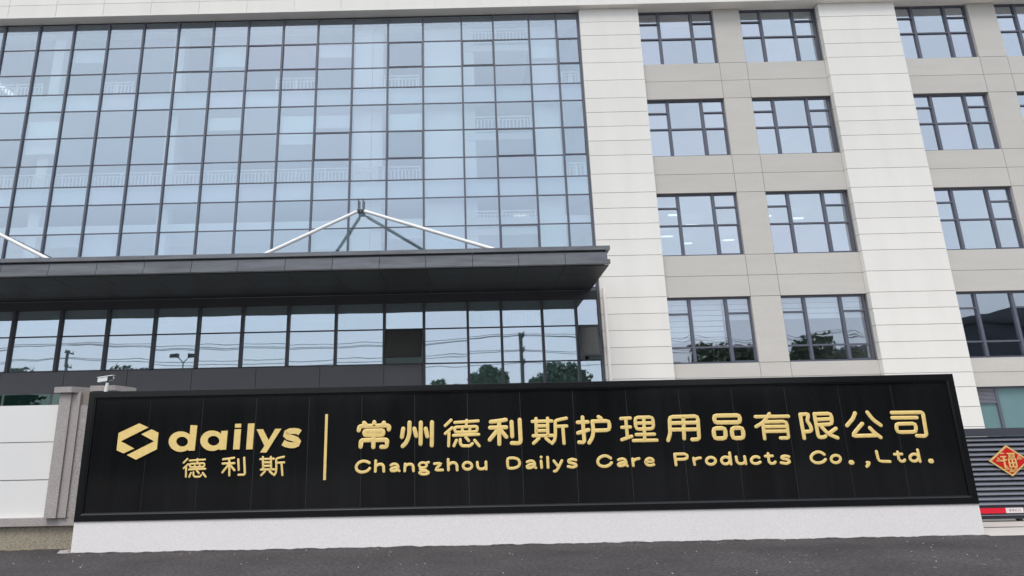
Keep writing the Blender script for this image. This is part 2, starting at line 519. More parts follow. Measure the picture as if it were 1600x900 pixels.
# curtain wall
MX = [-21.27, -19.86, -18.45, -17.04, -15.63, -14.22, -12.81, -11.40, -9.98, -8.57, -7.16, -5.76, -4.35, -2.95, -1.55, 0.0, 1.27, 2.71, 3.81, 4.68]
TZ = [8.35, 9.49, 10.62, 11.36, 12.23, 13.38, 14.52, 15.26, 16.13, 17.27]
cw = box('curtain_wall', MX[0], 4.73, 0.01, 0.06, TOP - 0.06, TOP, 'alu_dark', bld)
for x in MX:
    w = 0.034
    box('mullion', x - w, x + w, -0.07, 0.05, 6.98 if x < 4.6 else 0.05, TOP - 0.061, 'alu', cw)
for z in TZ + [7.05]:
    for xa, xb in zip(MX[:-1], MX[1:]):
        box('transom', xa + 0.036, xb - 0.036, -0.018, 0.045, z - 0.019, z + 0.019, 'alu', cw)
ZR = [7.05] + TZ + [TOP - 0.04]
for i, (xa, xb) in enumerate(zip(MX[:-1], MX[1:])):
    for k, (za, zb) in enumerate(zip(ZR[:-1], ZR[1:])):
        p = box('pane', xa + 0.03, xb - 0.03, 0.0, 0.008, za + 0.02, zb - 0.02, 'glass', cw)
        p.rotation_euler = (R(random.uniform(-0.3, 0.3)), 0, R(random.uniform(-0.3, 0.3)))
        if k in (3, 7):      # floor edge behind the glass
            box('back_panel', xa + 0.03, xb - 0.03, 0.10, 0.12, za + 0.01, zb - 0.01, 'shadow_box', cw)
    for k, lo, hi in ((1, 0.25, 0.8), (5, 0.2, 0.9), (9, 0.2, 0.8)):
        if random.random() < 0.22:      # shade half drawn behind a pane
            z1 = ZR[k + 1] + (0.8 if k == 5 else 0.0); z0 = z1 - random.uniform(lo, hi) * 1.6
            box('roller_shade', xa + 0.06, xb - 0.06, 0.15, 0.158, z0, z1, random.choice(['blind', 'shadow_box']), cw)
# opening lights with a heavier frame
for i, k in ((7, 9), (9, 9), (10, 9), (11, 5), (13, 9), (13, 5), (15, 9), (16, 5), (16, 1), (18, 5), (18, 9)):
    xa, xb, za, zb = MX[i] + 0.036, MX[i + 1] - 0.036, ZR[k] + 0.024, ZR[k + 1] - 0.024
    s = MB()
    s.box(xa, xa + 0.022, -0.03, -0.002, za, zb).box(xb - 0.022, xb, -0.03, -0.002, za, zb)
    s.box(xa + 0.022, xb - 0.022, -0.03, -0.002, za, za + 0.024).box(xa + 0.022, xb - 0.022, -0.03, -0.002, zb - 0.018, zb)
    s.build('vent_frame', 'alu', cw)

# floors, ceilings and walls seen through the glass
for z0, z1 in ((6.3, 6.95), (10.66, 11.3), (14.56, 15.2)):
    box('floor_slab', -22, 4.7, 0.13, 9, z0, z1, 'indoor_white', bld)
for i in range(1, 5):
    box('floor_slab', 4.8, 27.5, 0.42, 9, HEAD[i - 1] + 0.25, HEAD[i - 1] + 0.75, 'indoor_white', bld)
box('back_wall', -22, 27.6, 9.0, 9.2, 0.02, TOP, 'indoor_grey', bld)
for x in (-22.1, 4.72, 14.6, 27.6):
    box('partition', x, x + 0.15, 0.5, 9, 0.02, TOP, 'indoor_white', bld)
for x in (-16.6, -11.7, -3.6, 0.05):
    box('column', x, x + 0.42, 0.40, 0.82, 7.0, TOP, 'indoor_white', bld)
for x0, x1 in ((-4.30, -3.62), (-1.50, -0.06), (2.76, 3.76)):
    box('partition', x0, x1, 0.34, 0.44, 7.0, TOP - 0.35, 'indoor_white', bld)
for x0, x1, ya in ((-22, 4.7, 0.10), (7.1, 14.25, 0.26), (17.35, 24.5, 0.26)):
    box('soffit_reflection_strip', x0, x1, ya, ya + 0.06, TOP - 0.36, TOP - 0.02, 'alu_dark', bld)  # dark strip added behind the top panes, painting the soffit's dark reflection
box('lobby_wall', -22, 4.7, 2.2, 2.3, 7.0, 10.0, 'indoor_white', bld)
box('ceiling', -22, 4.7, 0.35, 2.19, 9.55, 9.92, 'indoor_white', bld)
box('ceiling', -21, -4.75, 0.5, 2.9, 6.08, 6.55, 'indoor_white', bld)

def railing(x0, x1, z0, h=0.62, y=0.24):
    s = MB()
    s.box(x0, x1, y - 0.022, y + 0.022, z0 + h - 0.05, z0 + h)
    s.box(x0, x1, y - 0.018, y + 0.018, z0 + h * 0.78 - 0.03, z0 + h * 0.78)
    s.box(x0, x1, y - 0.018, y + 0.018, z0, z0 + 0.03)
    n = max(2, int(round((x1 - x0) / 1.15)))
    for i in range(n + 1):
        x = x0 + (x1 - x0) * i / n
        s.box(x - 0.026, x + 0.026, y - 0.024, y + 0.024, z0, z0 + h)
    x = x0 + 0.12
    while x < x1 - 0.06:
        s.box(x - 0.022, x + 0.022, y - 0.012, y + 0.012, z0 + 0.03, z0 + h * 0.76); x += 0.14
    s.build('indoor_railing', 'indoor_white', bld)
for x0, x1, z in ((-19.8, -16.75, 15.29), (-14.4, -13.15, 15.29), (-7.4, -5.85, 15.29), (-3.35, -1.75, 15.29), (3.95, 4.6, 15.29),
                  (-21, -3.1, 11.39), (-3.35, -1.7, 11.39), (3.9, 4.6, 11.39), (-21, -16, 7.4)):
    railing(x0, x1, z)
for z in (17.30, 13.41, 9.52, 5.75):
    railing(0.15, 2.62, z)
    box('stair_landing', 0.1, 2.68, 0.36, 4, z - 0.30, z - 0.04, 'indoor_white', bld)
# ceiling lamps on
for x, y, z in ((8.2, 2.2, 10.5), (9.3, 3.6, 10.5), (8.7, 5.2, 10.5), (9.9, 6.4, 10.5), (12.0, 2.6, 10.5), (12.6, 4.4, 10.5), (13.5, 3.0, 10.5), (13.1, 6.6, 10.5), (11.7, 6.0, 10.5),
                (4.2, 3.0, 10.55), (2.0, 2.4, 10.55)):
    box('ceiling_lamp', x, x + 0.5, y, y + 0.14, z - 0.04, z, 'lamp', bld)

# ground-floor glazing under the canopy
GX = [-21.3, -19.6, -17.93, -16.24, -14.54, -12.85, -11.16, -9.59, -8.03, -6.39, -4.69, -2.97, -1.56]
gb = box('glazed_band', -21.3, 4.68, 0.0, 0.08, 6.62, 6.95, 'alu_dark', bld)
for x in GX:
    box('mullion', x - 0.048, x + 0.048, -0.10, 0.06, 4.44, 6.62, 'alu_dark', gb)
for x in (-1.56, 0.0, 1.19, 2.65, 3.86):
    box('mullion', x - 0.045, x + 0.045, -0.112, 0.061, 0.05, 4.44 if x < -1 else 6.62, 'alu_dark', gb)
bay2 = [-1.56, 0.0, 1.19, 2.65, 3.86, 4.66]
def pane(xa, xb, za, zb, par, gl='glass_band'):
    p = box('pane', xa, xb, 0.0, 0.008, za, zb, gl, par)
    p.rotation_euler = (R(random.uniform(-0.08, 0.08)), 0, R(random.uniform(-0.08, 0.08)))
for k, (xa, xb) in enumerate(list(zip(GX[:-1], GX[1:])) + list(zip(bay2[:-1], bay2[1:]))):
    xa += 0.045; xb -= 0.045
    opened = abs(xa + 2.925) < 0.02 or abs(xa - 3.905) < 0.02
    pane(xa, xb, 5.70, 6.60, gb)
    box('transom', xa, xb, -0.02, 0.06, 5.655, 5.70, 'alu_dark', gb)
    if not opened:
        pane(xa, xb, 4.47, 5.65, gb)
    box('transom', xa, xb, -0.02, 0.06, 4.425, 4.47, 'alu_dark', gb)
    if xa > -1.6:
        pane(xa, xb, 3.3, 4.42, gb)
        pane(xa, xb, 0.1, 3.2, gb, 'glass_dark')
        box('transom', xa, xb, -0.02, 0.06, 3.21, 3.29, 'alu_dark', gb)
    else:
        pane(xa, xb, 0.1, 3.66, gb, 'glass_dark')
SPX = [-20.9, -18.66, -16.43, -14.19, -11.96, -9.70, -7.45, -5.21, -2.97, -1.62]
sb = box('charcoal_band', -20.9, -1.62, 0.0, 0.07, 3.69, 4.42, 'alu_dark', bld)
for xa, xb in zip(SPX[:-1], SPX[1:]):
    box('panel', xa + 0.008, xb - 0.008, -0.03, -0.001, 3.68, 4.42, 'band_panel', sb)
box('back_wall', -21.3, 4.6, 3.0, 3.1, 0.02, 6.3, 'indoor_white', bld)

def sash(x0, x1, zt, h, ang):
    """top-hung light swung outwards"""
    par = link('open_sash', None, bld, ((x0 + x1) / 2, -0.03, zt))
    w = (x1 - x0) / 2
    s = MB()
    e = 0.05
    s.box(-w, -w + e, -0.03, 0.02, -h, 0).box(w - e, w, -0.03, 0.02, -h, 0)
    s.box(-w + e, w - e, -0.03, 0.02, -h, -h + e).box(-w + e, w - e, -0.03, 0.02, -e, 0)
    f = mesh('sash_frame', s.v, s.f, 'alu_dark', None); f.parent = par; f.location = (0, 0, 0)
    g = MB().box(-w + e, w - e, -0.012, -0.004, -h + e, -e)
    g = mesh('pane', g.v, g.f, 'glass_soffit_tone', None); g.parent = par; g.location = (0, 0, 0)
    par.rotation_euler = (R(-ang), 0, 0)
sash(-2.92, -1.61, 5.655, 1.20, 29)
sash(3.91, 4.60, 5.655, 1.20, 22)

# canopy
cn = box('canopy', -22, 4.36, -3.30, -0.12, 7.0, 7.50, 'gate_dark', bld)  # core coloured near black, painting the shadow gap below the flashing
CX = [-20.5, -19.04, -17.58, -16.12, -14.60, -13.08, -11.58, -10.09, -8.60, -7.15, -5.67, -4.19, -2.72, -1.27, 0.19, 1.62, 3.08, 4.40]
for xa, xb in zip(CX[:-1], CX[1:]):
    g = 0.008
    box('fascia_panel', xa + g, xb - g, -3.61, -3.56, 7.135, 7.365, 'canopy', cn)
    last = xb > 4.3
    box('flashing', xa + 0.003, (4.49 if last else xb - 0.003), -3.67, -3.45, 7.435, 7.56, 'canopy', cn)
    box('drip_edge', xa + g, (4.47 if last else xb - g), -3.67, -3.50, 6.99, 7.12, 'canopy', cn)
    for ya, yb in ((-3.49, -2.40), (-2.39, -1.30), (-1.29, -0.122)):
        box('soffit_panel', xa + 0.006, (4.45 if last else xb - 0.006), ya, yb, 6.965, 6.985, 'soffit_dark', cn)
box('end_panel', 4.362, 4.41, -3.55, -0.13, 7.13, 7.40, 'canopy', cn)
box('end_flashing', 4.30, 4.49, -3.445, -0.13, 7.425, 7.56, 'canopy', cn)

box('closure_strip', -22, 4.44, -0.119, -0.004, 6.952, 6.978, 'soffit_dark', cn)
# canopy tie rods
def ties(ax, az, right_only=False):
    apex = Vector((ax, -0.22, az))
    br = MB()
    br.box(ax - 0.10, ax - 0.07, -0.24, -0.118, az - 0.05, az + 0.46).box(ax + 0.07, ax + 0.10, -0.24, -0.118, az - 0.05, az + 0.46)
    br.box(ax - 0.12, ax + 0.12, -0.27, -0.118, az - 0.10, az + 0.02)
    br.build('tie_bracket', 'alu', bld)
    ends = [(ax + 5.22, -3.08, 7.53)] + ([] if right_only else [(ax - 2.75, -3.3, 7.52)])
    for e in ends:
        e = Vector(e)
        d = (e - apex).normalized()
        rod = MB().tube(apex + 0.22 * d, e, 0.062, n=14)
        t = rod.build('tie_rod', 'white_steel', bld, smooth=False)
        MB().tube(apex, apex + 0.225 * d, 0.032, n=10).build('clevis', 'alu_dark', t)
ties(-3.88, 10.12)
ties(-18.4, 10.12)

# drainpipe down the pillar
dp = MB().tube((4.86, -0.275, 0.1), (4.86, -0.275, 6.95), 0.055, n=14).build('drainpipe', 'pipe', bld)
for z in (1.2, 3.3, 5.4, 6.6):
    MB().tube((4.86, -0.275, z), (4.86, -0.275, z + 0.05), 0.062, n=14).build('pipe_clip', 'pipe', dp)

# ---------------------------------------------------------------- the sign wall
CHINESE=[[0.0417,[[0,[[-1.606,1.955],[-1.609,1.894]]],[0,[[-1.777,1.947],[-1.739,1.906]]],[0,[[-1.444,1.943],[-1.474,1.901]]],[0,[[-1.864,1.829],[-1.855,1.887],[-1.821,1.895],[-1.386,1.898],[-1.353,1.877],[-1.359,1.833]]],[1,[[-1.77,1.816],[-1.451,1.817],[-1.456,1.746],[-1.765,1.749]]],[0,[[-1.613,1.745],[-1.616,1.555]]],[0,[[-1.828,1.564],[-1.824,1.654],[-1.792,1.667],[-1.408,1.668],[-1.386,1.651],[-1.395,1.57],[-1.415,1.555],[-1.482,1.554]]]]],[0.0405,[[0,[[-1.12,1.84],[-1.14,1.707]]],[0,[[-1.014,1.938],[-1.017,1.765],[-1.035,1.684],[-1.077,1.604],[-1.127,1.559]]],[0,[[-0.933,1.836],[-0.903,1.719]]],[0,[[-0.824,1.934],[-0.829,1.59]]],[0,[[-0.743,1.832],[-0.717,1.71]]],[0,[[-0.637,1.935],[-0.643,1.563]]]]],[0.0293,[[0,[[-0.316,1.965],[-0.416,1.876]]],[0,[[-0.301,1.84],[-0.417,1.747]]],[0,[[-0.353,1.762],[-0.363,1.548]]],[0,[[-0.256,1.924],[0.139,1.942]]],[0,[[-0.056,1.956],[-0.063,1.85]]],[1,[[-0.262,1.848],[0.124,1.854],[0.113,1.769],[-0.25,1.766]]],[0,[[-0.129,1.845],[-0.13,1.77]]],[0,[[-0.0,1.849],[-0.006,1.772]]],[0,[[-0.281,1.715],[0.142,1.723]]],[0,[[-0.231,1.636],[-0.275,1.547]]],[0,[[-0.169,1.647],[-0.168,1.577],[-0.135,1.544],[-0.007,1.541],[0.032,1.577]]],[0,[[-0.077,1.682],[-0.027,1.624]]],[0,[[0.071,1.63],[0.146,1.538]]]]],[0.0394,[[0,[[0.349,1.922],[0.48,1.934],[0.601,1.951]]],[0,[[0.334,1.827],[0.603,1.829]]],[0,[[0.489,1.933],[0.48,1.561]]],[0,[[0.461,1.79],[0.323,1.633]]],[0,[[0.509,1.784],[0.601,1.674]]],[0,[[0.697,1.914],[0.7,1.68]]],[0,[[0.834,1.946],[0.837,1.6],[0.815,1.569],[0.689,1.572]]]]],[0.0327,[[0,[[1.046,1.914],[1.372,1.916]]],[0,[[1.109,1.959],[1.102,1.684]]],[0,[[1.302,1.96],[1.293,1.682]]],[0,[[1.103,1.84],[1.296,1.838]]],[0,[[1.103,1.763],[1.295,1.761]]],[0,[[1.05,1.682],[1.369,1.682]]],[0,[[1.141,1.64],[1.05,1.561]]],[0,[[1.259,1.637],[1.32,1.581]]],[0,[[1.616,1.956],[1.506,1.936],[1.428,1.918],[1.42,1.698],[1.403,1.606],[1.358,1.555]]],[0,[[1.451,1.826],[1.615,1.829]]],[0,[[1.55,1.818],[1.555,1.551]]]]],[0.0372,[[0,[[1.803,1.885],[1.972,1.888]]],[0,[[1.889,1.965],[1.892,1.74],[1.894,1.584],[1.874,1.561],[1.806,1.563]]],[0,[[1.797,1.712],[1.975,1.76]]],[0,[[2.157,1.967],[2.197,1.94]]],[0,[[2.049,1.896],[2.33,1.899],[2.328,1.749],[2.058,1.746]]],[0,[[2.049,1.896],[2.057,1.746],[2.035,1.639],[1.972,1.551]]]]],[0.0332,[[0,[[2.528,1.932],[2.686,1.937]]],[0,[[2.534,1.788],[2.674,1.791]]],[0,[[2.609,1.925],[2.614,1.622]]],[0,[[2.518,1.589],[2.685,1.641]]],[1,[[2.765,1.945],[3.063,1.945],[3.061,1.757],[2.766,1.753]]],[0,[[2.912,1.942],[2.898,1.581]]],[0,[[2.766,1.851],[3.06,1.851]]],[0,[[2.764,1.667],[3.065,1.668]]],[0,[[2.708,1.572],[3.097,1.571]]]]],[0.0372,[[0,[[3.284,1.566],[3.328,1.668],[3.343,1.941],[3.814,1.946],[3.8,1.592],[3.762,1.569],[3.683,1.57]]],[0,[[3.345,1.841],[3.807,1.842]]],[0,[[3.343,1.734],[3.803,1.731]]],[0,[[3.573,1.937],[3.552,1.589]]]]],[0.0411,[[1,[[4.088,1.946],[4.514,1.945],[4.51,1.83],[4.091,1.835]]],[1,[[4.053,1.741],[4.249,1.742],[4.243,1.577],[4.054,1.577]]],[1,[[4.356,1.74],[4.54,1.741],[4.54,1.577],[4.356,1.575]]]]],[0.0338,[[0,[[4.776,1.916],[5.327,1.913]]],[0,[[5.016,1.96],[4.95,1.877],[4.875,1.809],[4.766,1.755]]],[0,[[4.887,1.811],[4.883,1.559]]],[0,[[4.926,1.829],[5.283,1.83],[5.278,1.574],[5.256,1.562],[5.148,1.564]]],[0,[[4.913,1.752],[5.276,1.749]]],[0,[[4.914,1.675],[5.27,1.673]]]]],[0.036,[[0,[[5.528,1.938],[5.538,1.554]]],[0,[[5.528,1.938],[5.666,1.944],[5.642,1.87],[5.631,1.832],[5.674,1.741],[5.677,1.684],[5.651,1.662],[5.551,1.655]]],[0,[[5.765,1.941],[6.043,1.944],[6.037,1.771],[5.775,1.762]]],[0,[[5.764,1.85],[6.036,1.855]]],[0,[[5.765,1.941],[5.774,1.56],[5.865,1.564],[5.892,1.578]]],[0,[[5.854,1.727],[5.949,1.608],[6.088,1.549]]],[0,[[6.084,1.699],[5.97,1.63]]]]],[0.0372,[[0,[[6.444,1.941],[6.395,1.852],[6.277,1.743]]],[0,[[6.651,1.95],[6.721,1.831],[6.836,1.737]]],[0,[[6.534,1.768],[6.438,1.68],[6.332,1.572],[6.726,1.575]]],[0,[[6.648,1.696],[6.724,1.604],[6.8,1.543]]]]],[0.036,[[0,[[7.055,1.936],[7.546,1.932],[7.573,1.907],[7.562,1.573],[7.528,1.548],[7.402,1.555]]],[0,[[7.05,1.852],[7.456,1.848]]],[1,[[7.09,1.752],[7.416,1.753],[7.403,1.618],[7.088,1.618]]]]]]
LATIN=[[0.0276,[[0,[[-1.679,1.306],[-1.721,1.327],[-1.79,1.336],[-1.858,1.311],[-1.898,1.254],[-1.886,1.195],[-1.832,1.161],[-1.763,1.16],[-1.703,1.182],[-1.672,1.217]]]]],[0.027,[[0,[[-1.573,1.335],[-1.577,1.168]]],[0,[[-1.575,1.247],[-1.522,1.28],[-1.469,1.279],[-1.443,1.252],[-1.437,1.165]]]]],[0.0259,[[0,[[-1.321,1.261],[-1.287,1.278],[-1.233,1.277],[-1.203,1.247],[-1.199,1.178],[-1.183,1.169]]],[0,[[-1.203,1.218],[-1.271,1.223],[-1.324,1.198],[-1.313,1.17],[-1.255,1.167],[-1.202,1.192]]]]],[0.027,[[0,[[-1.086,1.274],[-1.092,1.165]]],[0,[[-1.086,1.245],[-1.036,1.27],[-0.975,1.269],[-0.952,1.235],[-0.948,1.163]]]]],[0.0236,[[1,[[-0.729,1.25],[-0.733,1.236],[-0.744,1.224],[-0.761,1.215],[-0.782,1.211],[-0.804,1.211],[-0.825,1.216],[-0.841,1.226],[-0.853,1.238],[-0.856,1.252],[-0.852,1.266],[-0.841,1.278],[-0.824,1.287],[-0.803,1.291],[-0.781,1.291],[-0.76,1.286],[-0.743,1.276],[-0.732,1.264]]],[0,[[-0.742,1.282],[-0.697,1.296]]],[0,[[-0.823,1.214],[-0.843,1.194],[-0.823,1.173],[-0.74,1.169]]],[1,[[-0.698,1.13],[-0.702,1.122],[-0.715,1.114],[-0.736,1.109],[-0.76,1.106],[-0.787,1.106],[-0.811,1.11],[-0.831,1.116],[-0.845,1.124],[-0.849,1.133],[-0.844,1.142],[-0.831,1.15],[-0.811,1.155],[-0.786,1.158],[-0.76,1.157],[-0.735,1.154],[-0.715,1.147],[-0.702,1.139]]]]],[0.0259,[[0,[[-0.602,1.269],[-0.473,1.277],[-0.603,1.166],[-0.467,1.168]]]]],[0.027,[[0,[[-0.374,1.333],[-0.371,1.166]]],[0,[[-0.37,1.243],[-0.321,1.282],[-0.26,1.278],[-0.231,1.243],[-0.227,1.163]]]]],[0.027,[[1,[[0.016,1.223],[0.012,1.204],[-0.001,1.188],[-0.021,1.175],[-0.045,1.169],[-0.07,1.17],[-0.094,1.177],[-0.113,1.19],[-0.125,1.207],[-0.129,1.226],[-0.124,1.246],[-0.111,1.262],[-0.092,1.275],[-0.068,1.281],[-0.043,1.28],[-0.019,1.273],[0.0,1.26],[0.012,1.243]]]]],[0.027,[[0,[[0.107,1.277],[0.11,1.207],[0.139,1.172],[0.2,1.171],[0.246,1.199]]],[0,[[0.249,1.281],[0.25,1.168]]]]],[0.027,[[1,[[0.605,1.334],[0.711,1.337],[0.788,1.311],[0.811,1.253],[0.783,1.196],[0.705,1.171],[0.607,1.173]]]]],[0.0259,[[0,[[0.928,1.267],[0.984,1.287],[1.035,1.276],[1.054,1.24],[1.054,1.181],[1.069,1.172]]],[0,[[1.05,1.23],[0.981,1.23],[0.922,1.201],[0.931,1.173],[0.987,1.172],[1.049,1.2]]]]],[0.027,[[0,[[1.16,1.277],[1.164,1.175]]],[0,[[1.163,1.34],[1.165,1.338]]]]],[0.027,[[0,[[1.27,1.334],[1.27,1.173]]]]],[0.0265,[[0,[[1.371,1.276],[1.435,1.186]]],[0,[[1.502,1.277],[1.441,1.167],[1.4,1.115],[1.369,1.112]]]]],[0.0265,[[0,[[1.735,1.282],[1.671,1.3],[1.61,1.281],[1.613,1.248],[1.726,1.218],[1.741,1.19],[1.68,1.165],[1.601,1.183]]]]],[0.0282,[[0,[[2.31,1.3],[2.257,1.334],[2.198,1.342],[2.127,1.314],[2.089,1.26],[2.102,1.203],[2.159,1.172],[2.228,1.171],[2.284,1.193],[2.318,1.228]]]]],[0.0259,[[0,[[2.432,1.27],[2.494,1.29],[2.544,1.276],[2.561,1.235],[2.56,1.181],[2.577,1.174]]],[0,[[2.558,1.232],[2.489,1.231],[2.424,1.203],[2.433,1.177],[2.493,1.175],[2.555,1.204]]]]],[0.027,[[0,[[2.668,1.282],[2.673,1.175]]],[0,[[2.668,1.238],[2.716,1.276],[2.776,1.285]]]]],[0.0253,[[0,[[2.876,1.23],[3.013,1.234],[2.998,1.275],[2.948,1.29],[2.895,1.269],[2.874,1.224],[2.896,1.184],[2.954,1.17],[3.012,1.185]]]]],[0.0276,[[0,[[3.369,1.343],[3.375,1.173]]],[0,[[3.369,1.343],[3.531,1.345],[3.574,1.321],[3.568,1.278],[3.526,1.26],[3.374,1.259]]]]],[0.0265,[[0,[[3.672,1.273],[3.68,1.172]]],[0,[[3.673,1.233],[3.724,1.269],[3.787,1.276]]]]],[0.027,[[1,[[4.03,1.223],[4.023,1.204],[4.007,1.187],[3.986,1.175],[3.96,1.169],[3.934,1.169],[3.91,1.176],[3.891,1.19],[3.88,1.207],[3.878,1.226],[3.885,1.246],[3.9,1.263],[3.922,1.275],[3.947,1.281],[3.973,1.281],[3.997,1.273],[4.016,1.26],[4.027,1.243]]]]],[0.027,[[1,[[4.265,1.225],[4.258,1.206],[4.244,1.19],[4.224,1.178],[4.201,1.172],[4.177,1.172],[4.155,1.179],[4.139,1.192],[4.129,1.209],[4.127,1.228],[4.133,1.247],[4.147,1.264],[4.167,1.276],[4.19,1.282],[4.214,1.281],[4.236,1.274],[4.253,1.261],[4.263,1.244]]],[0,[[4.275,1.345],[4.278,1.168]]]]],[0.027,[[0,[[4.375,1.278],[4.379,1.206],[4.406,1.172],[4.472,1.171],[4.517,1.201]]],[0,[[4.513,1.28],[4.522,1.169]]]]],[0.027,[[0,[[4.749,1.262],[4.714,1.279],[4.658,1.273],[4.615,1.234],[4.619,1.191],[4.664,1.166],[4.72,1.17],[4.761,1.19]]]]],[0.0265,[[0,[[4.906,1.322],[4.902,1.196],[4.932,1.161],[4.988,1.167],[5.006,1.188]]],[0,[[4.855,1.281],[4.973,1.284]]]]],[0.0265,[[0,[[5.241,1.266],[5.184,1.282],[5.127,1.271],[5.119,1.242],[5.229,1.216],[5.245,1.182],[5.186,1.156],[5.099,1.173]]]]],[0.0276,[[0,[[5.826,1.29],[5.782,1.324],[5.72,1.335],[5.645,1.307],[5.598,1.253],[5.607,1.199],[5.658,1.163],[5.727,1.156],[5.794,1.175],[5.835,1.211]]]]],[0.027,[[1,[[6.082,1.212],[6.074,1.192],[6.057,1.175],[6.035,1.162],[6.008,1.155],[5.981,1.156],[5.957,1.163],[5.939,1.177],[5.928,1.195],[5.927,1.216],[5.935,1.236],[5.951,1.253],[5.974,1.266],[6.001,1.273],[6.028,1.272],[6.052,1.265],[6.07,1.251],[6.081,1.233]]]]],[0.045,[[0,[[6.243,1.155],[6.26,1.155]]]]],[0.0293,[[0,[[6.508,1.149],[6.518,1.148]]],[0,[[6.536,1.145],[6.526,1.116],[6.493,1.089]]]]],[0.0276,[[0,[[6.69,1.32],[6.698,1.164],[6.883,1.157]]]]],[0.0265,[[0,[[7.035,1.306],[7.034,1.191],[7.065,1.154],[7.111,1.158],[7.13,1.177]]],[0,[[6.977,1.268],[7.099,1.271]]]]],[0.027,[[1,[[7.361,1.209],[7.353,1.19],[7.337,1.173],[7.316,1.161],[7.292,1.154],[7.267,1.155],[7.246,1.162],[7.23,1.175],[7.221,1.192],[7.22,1.212],[7.228,1.231],[7.244,1.248],[7.265,1.26],[7.289,1.267],[7.314,1.266],[7.335,1.259],[7.351,1.246],[7.36,1.228]]],[0,[[7.368,1.331],[7.374,1.148]]]]],[0.045,[[0,[[7.545,1.151],[7.562,1.151]]]]]]
SMALL=[[0.0152,[[0,[[-4.702,1.427],[-4.76,1.366]]],[0,[[-4.684,1.342],[-4.752,1.278]]],[0,[[-4.712,1.289],[-4.703,1.143]]],[0,[[-4.661,1.399],[-4.409,1.411]]],[0,[[-4.535,1.42],[-4.532,1.348]]],[1,[[-4.659,1.347],[-4.412,1.352],[-4.413,1.294],[-4.646,1.292]]],[0,[[-4.574,1.345],[-4.57,1.294]]],[0,[[-4.492,1.348],[-4.49,1.296]]],[0,[[-4.663,1.257],[-4.391,1.263]]],[0,[[-4.625,1.203],[-4.647,1.142]]],[0,[[-4.586,1.211],[-4.58,1.163],[-4.557,1.14],[-4.474,1.139],[-4.452,1.163]]],[0,[[-4.529,1.235],[-4.493,1.195]]],[0,[[-4.43,1.199],[-4.376,1.137]]]]],[0.0175,[[0,[[-4.107,1.408],[-4.013,1.417],[-3.927,1.428]]],[0,[[-4.11,1.34],[-3.917,1.342]]],[0,[[-4.007,1.416],[-3.986,1.151]]],[0,[[-4.016,1.314],[-4.104,1.202]]],[0,[[-3.981,1.31],[-3.907,1.231]]],[0,[[-3.856,1.402],[-3.836,1.236]]],[0,[[-3.759,1.425],[-3.731,1.179],[-3.744,1.157],[-3.835,1.158]]]]],[0.0169,[[0,[[-3.488,1.398],[-3.264,1.4]]],[0,[[-3.448,1.431],[-3.432,1.233]]],[0,[[-3.315,1.431],[-3.3,1.232]]],[0,[[-3.443,1.345],[-3.31,1.344]]],[0,[[-3.437,1.29],[-3.305,1.289]]],[0,[[-3.468,1.232],[-3.248,1.232]]],[0,[[-3.402,1.202],[-3.459,1.145]]],[0,[[-3.321,1.2],[-3.274,1.16]]],[0,[[-3.099,1.429],[-3.173,1.414],[-3.226,1.401],[-3.214,1.244],[-3.219,1.178],[-3.246,1.141]]],[0,[[-3.202,1.335],[-3.09,1.338]]],[0,[[-3.134,1.33],[-3.109,1.138]]]]]]
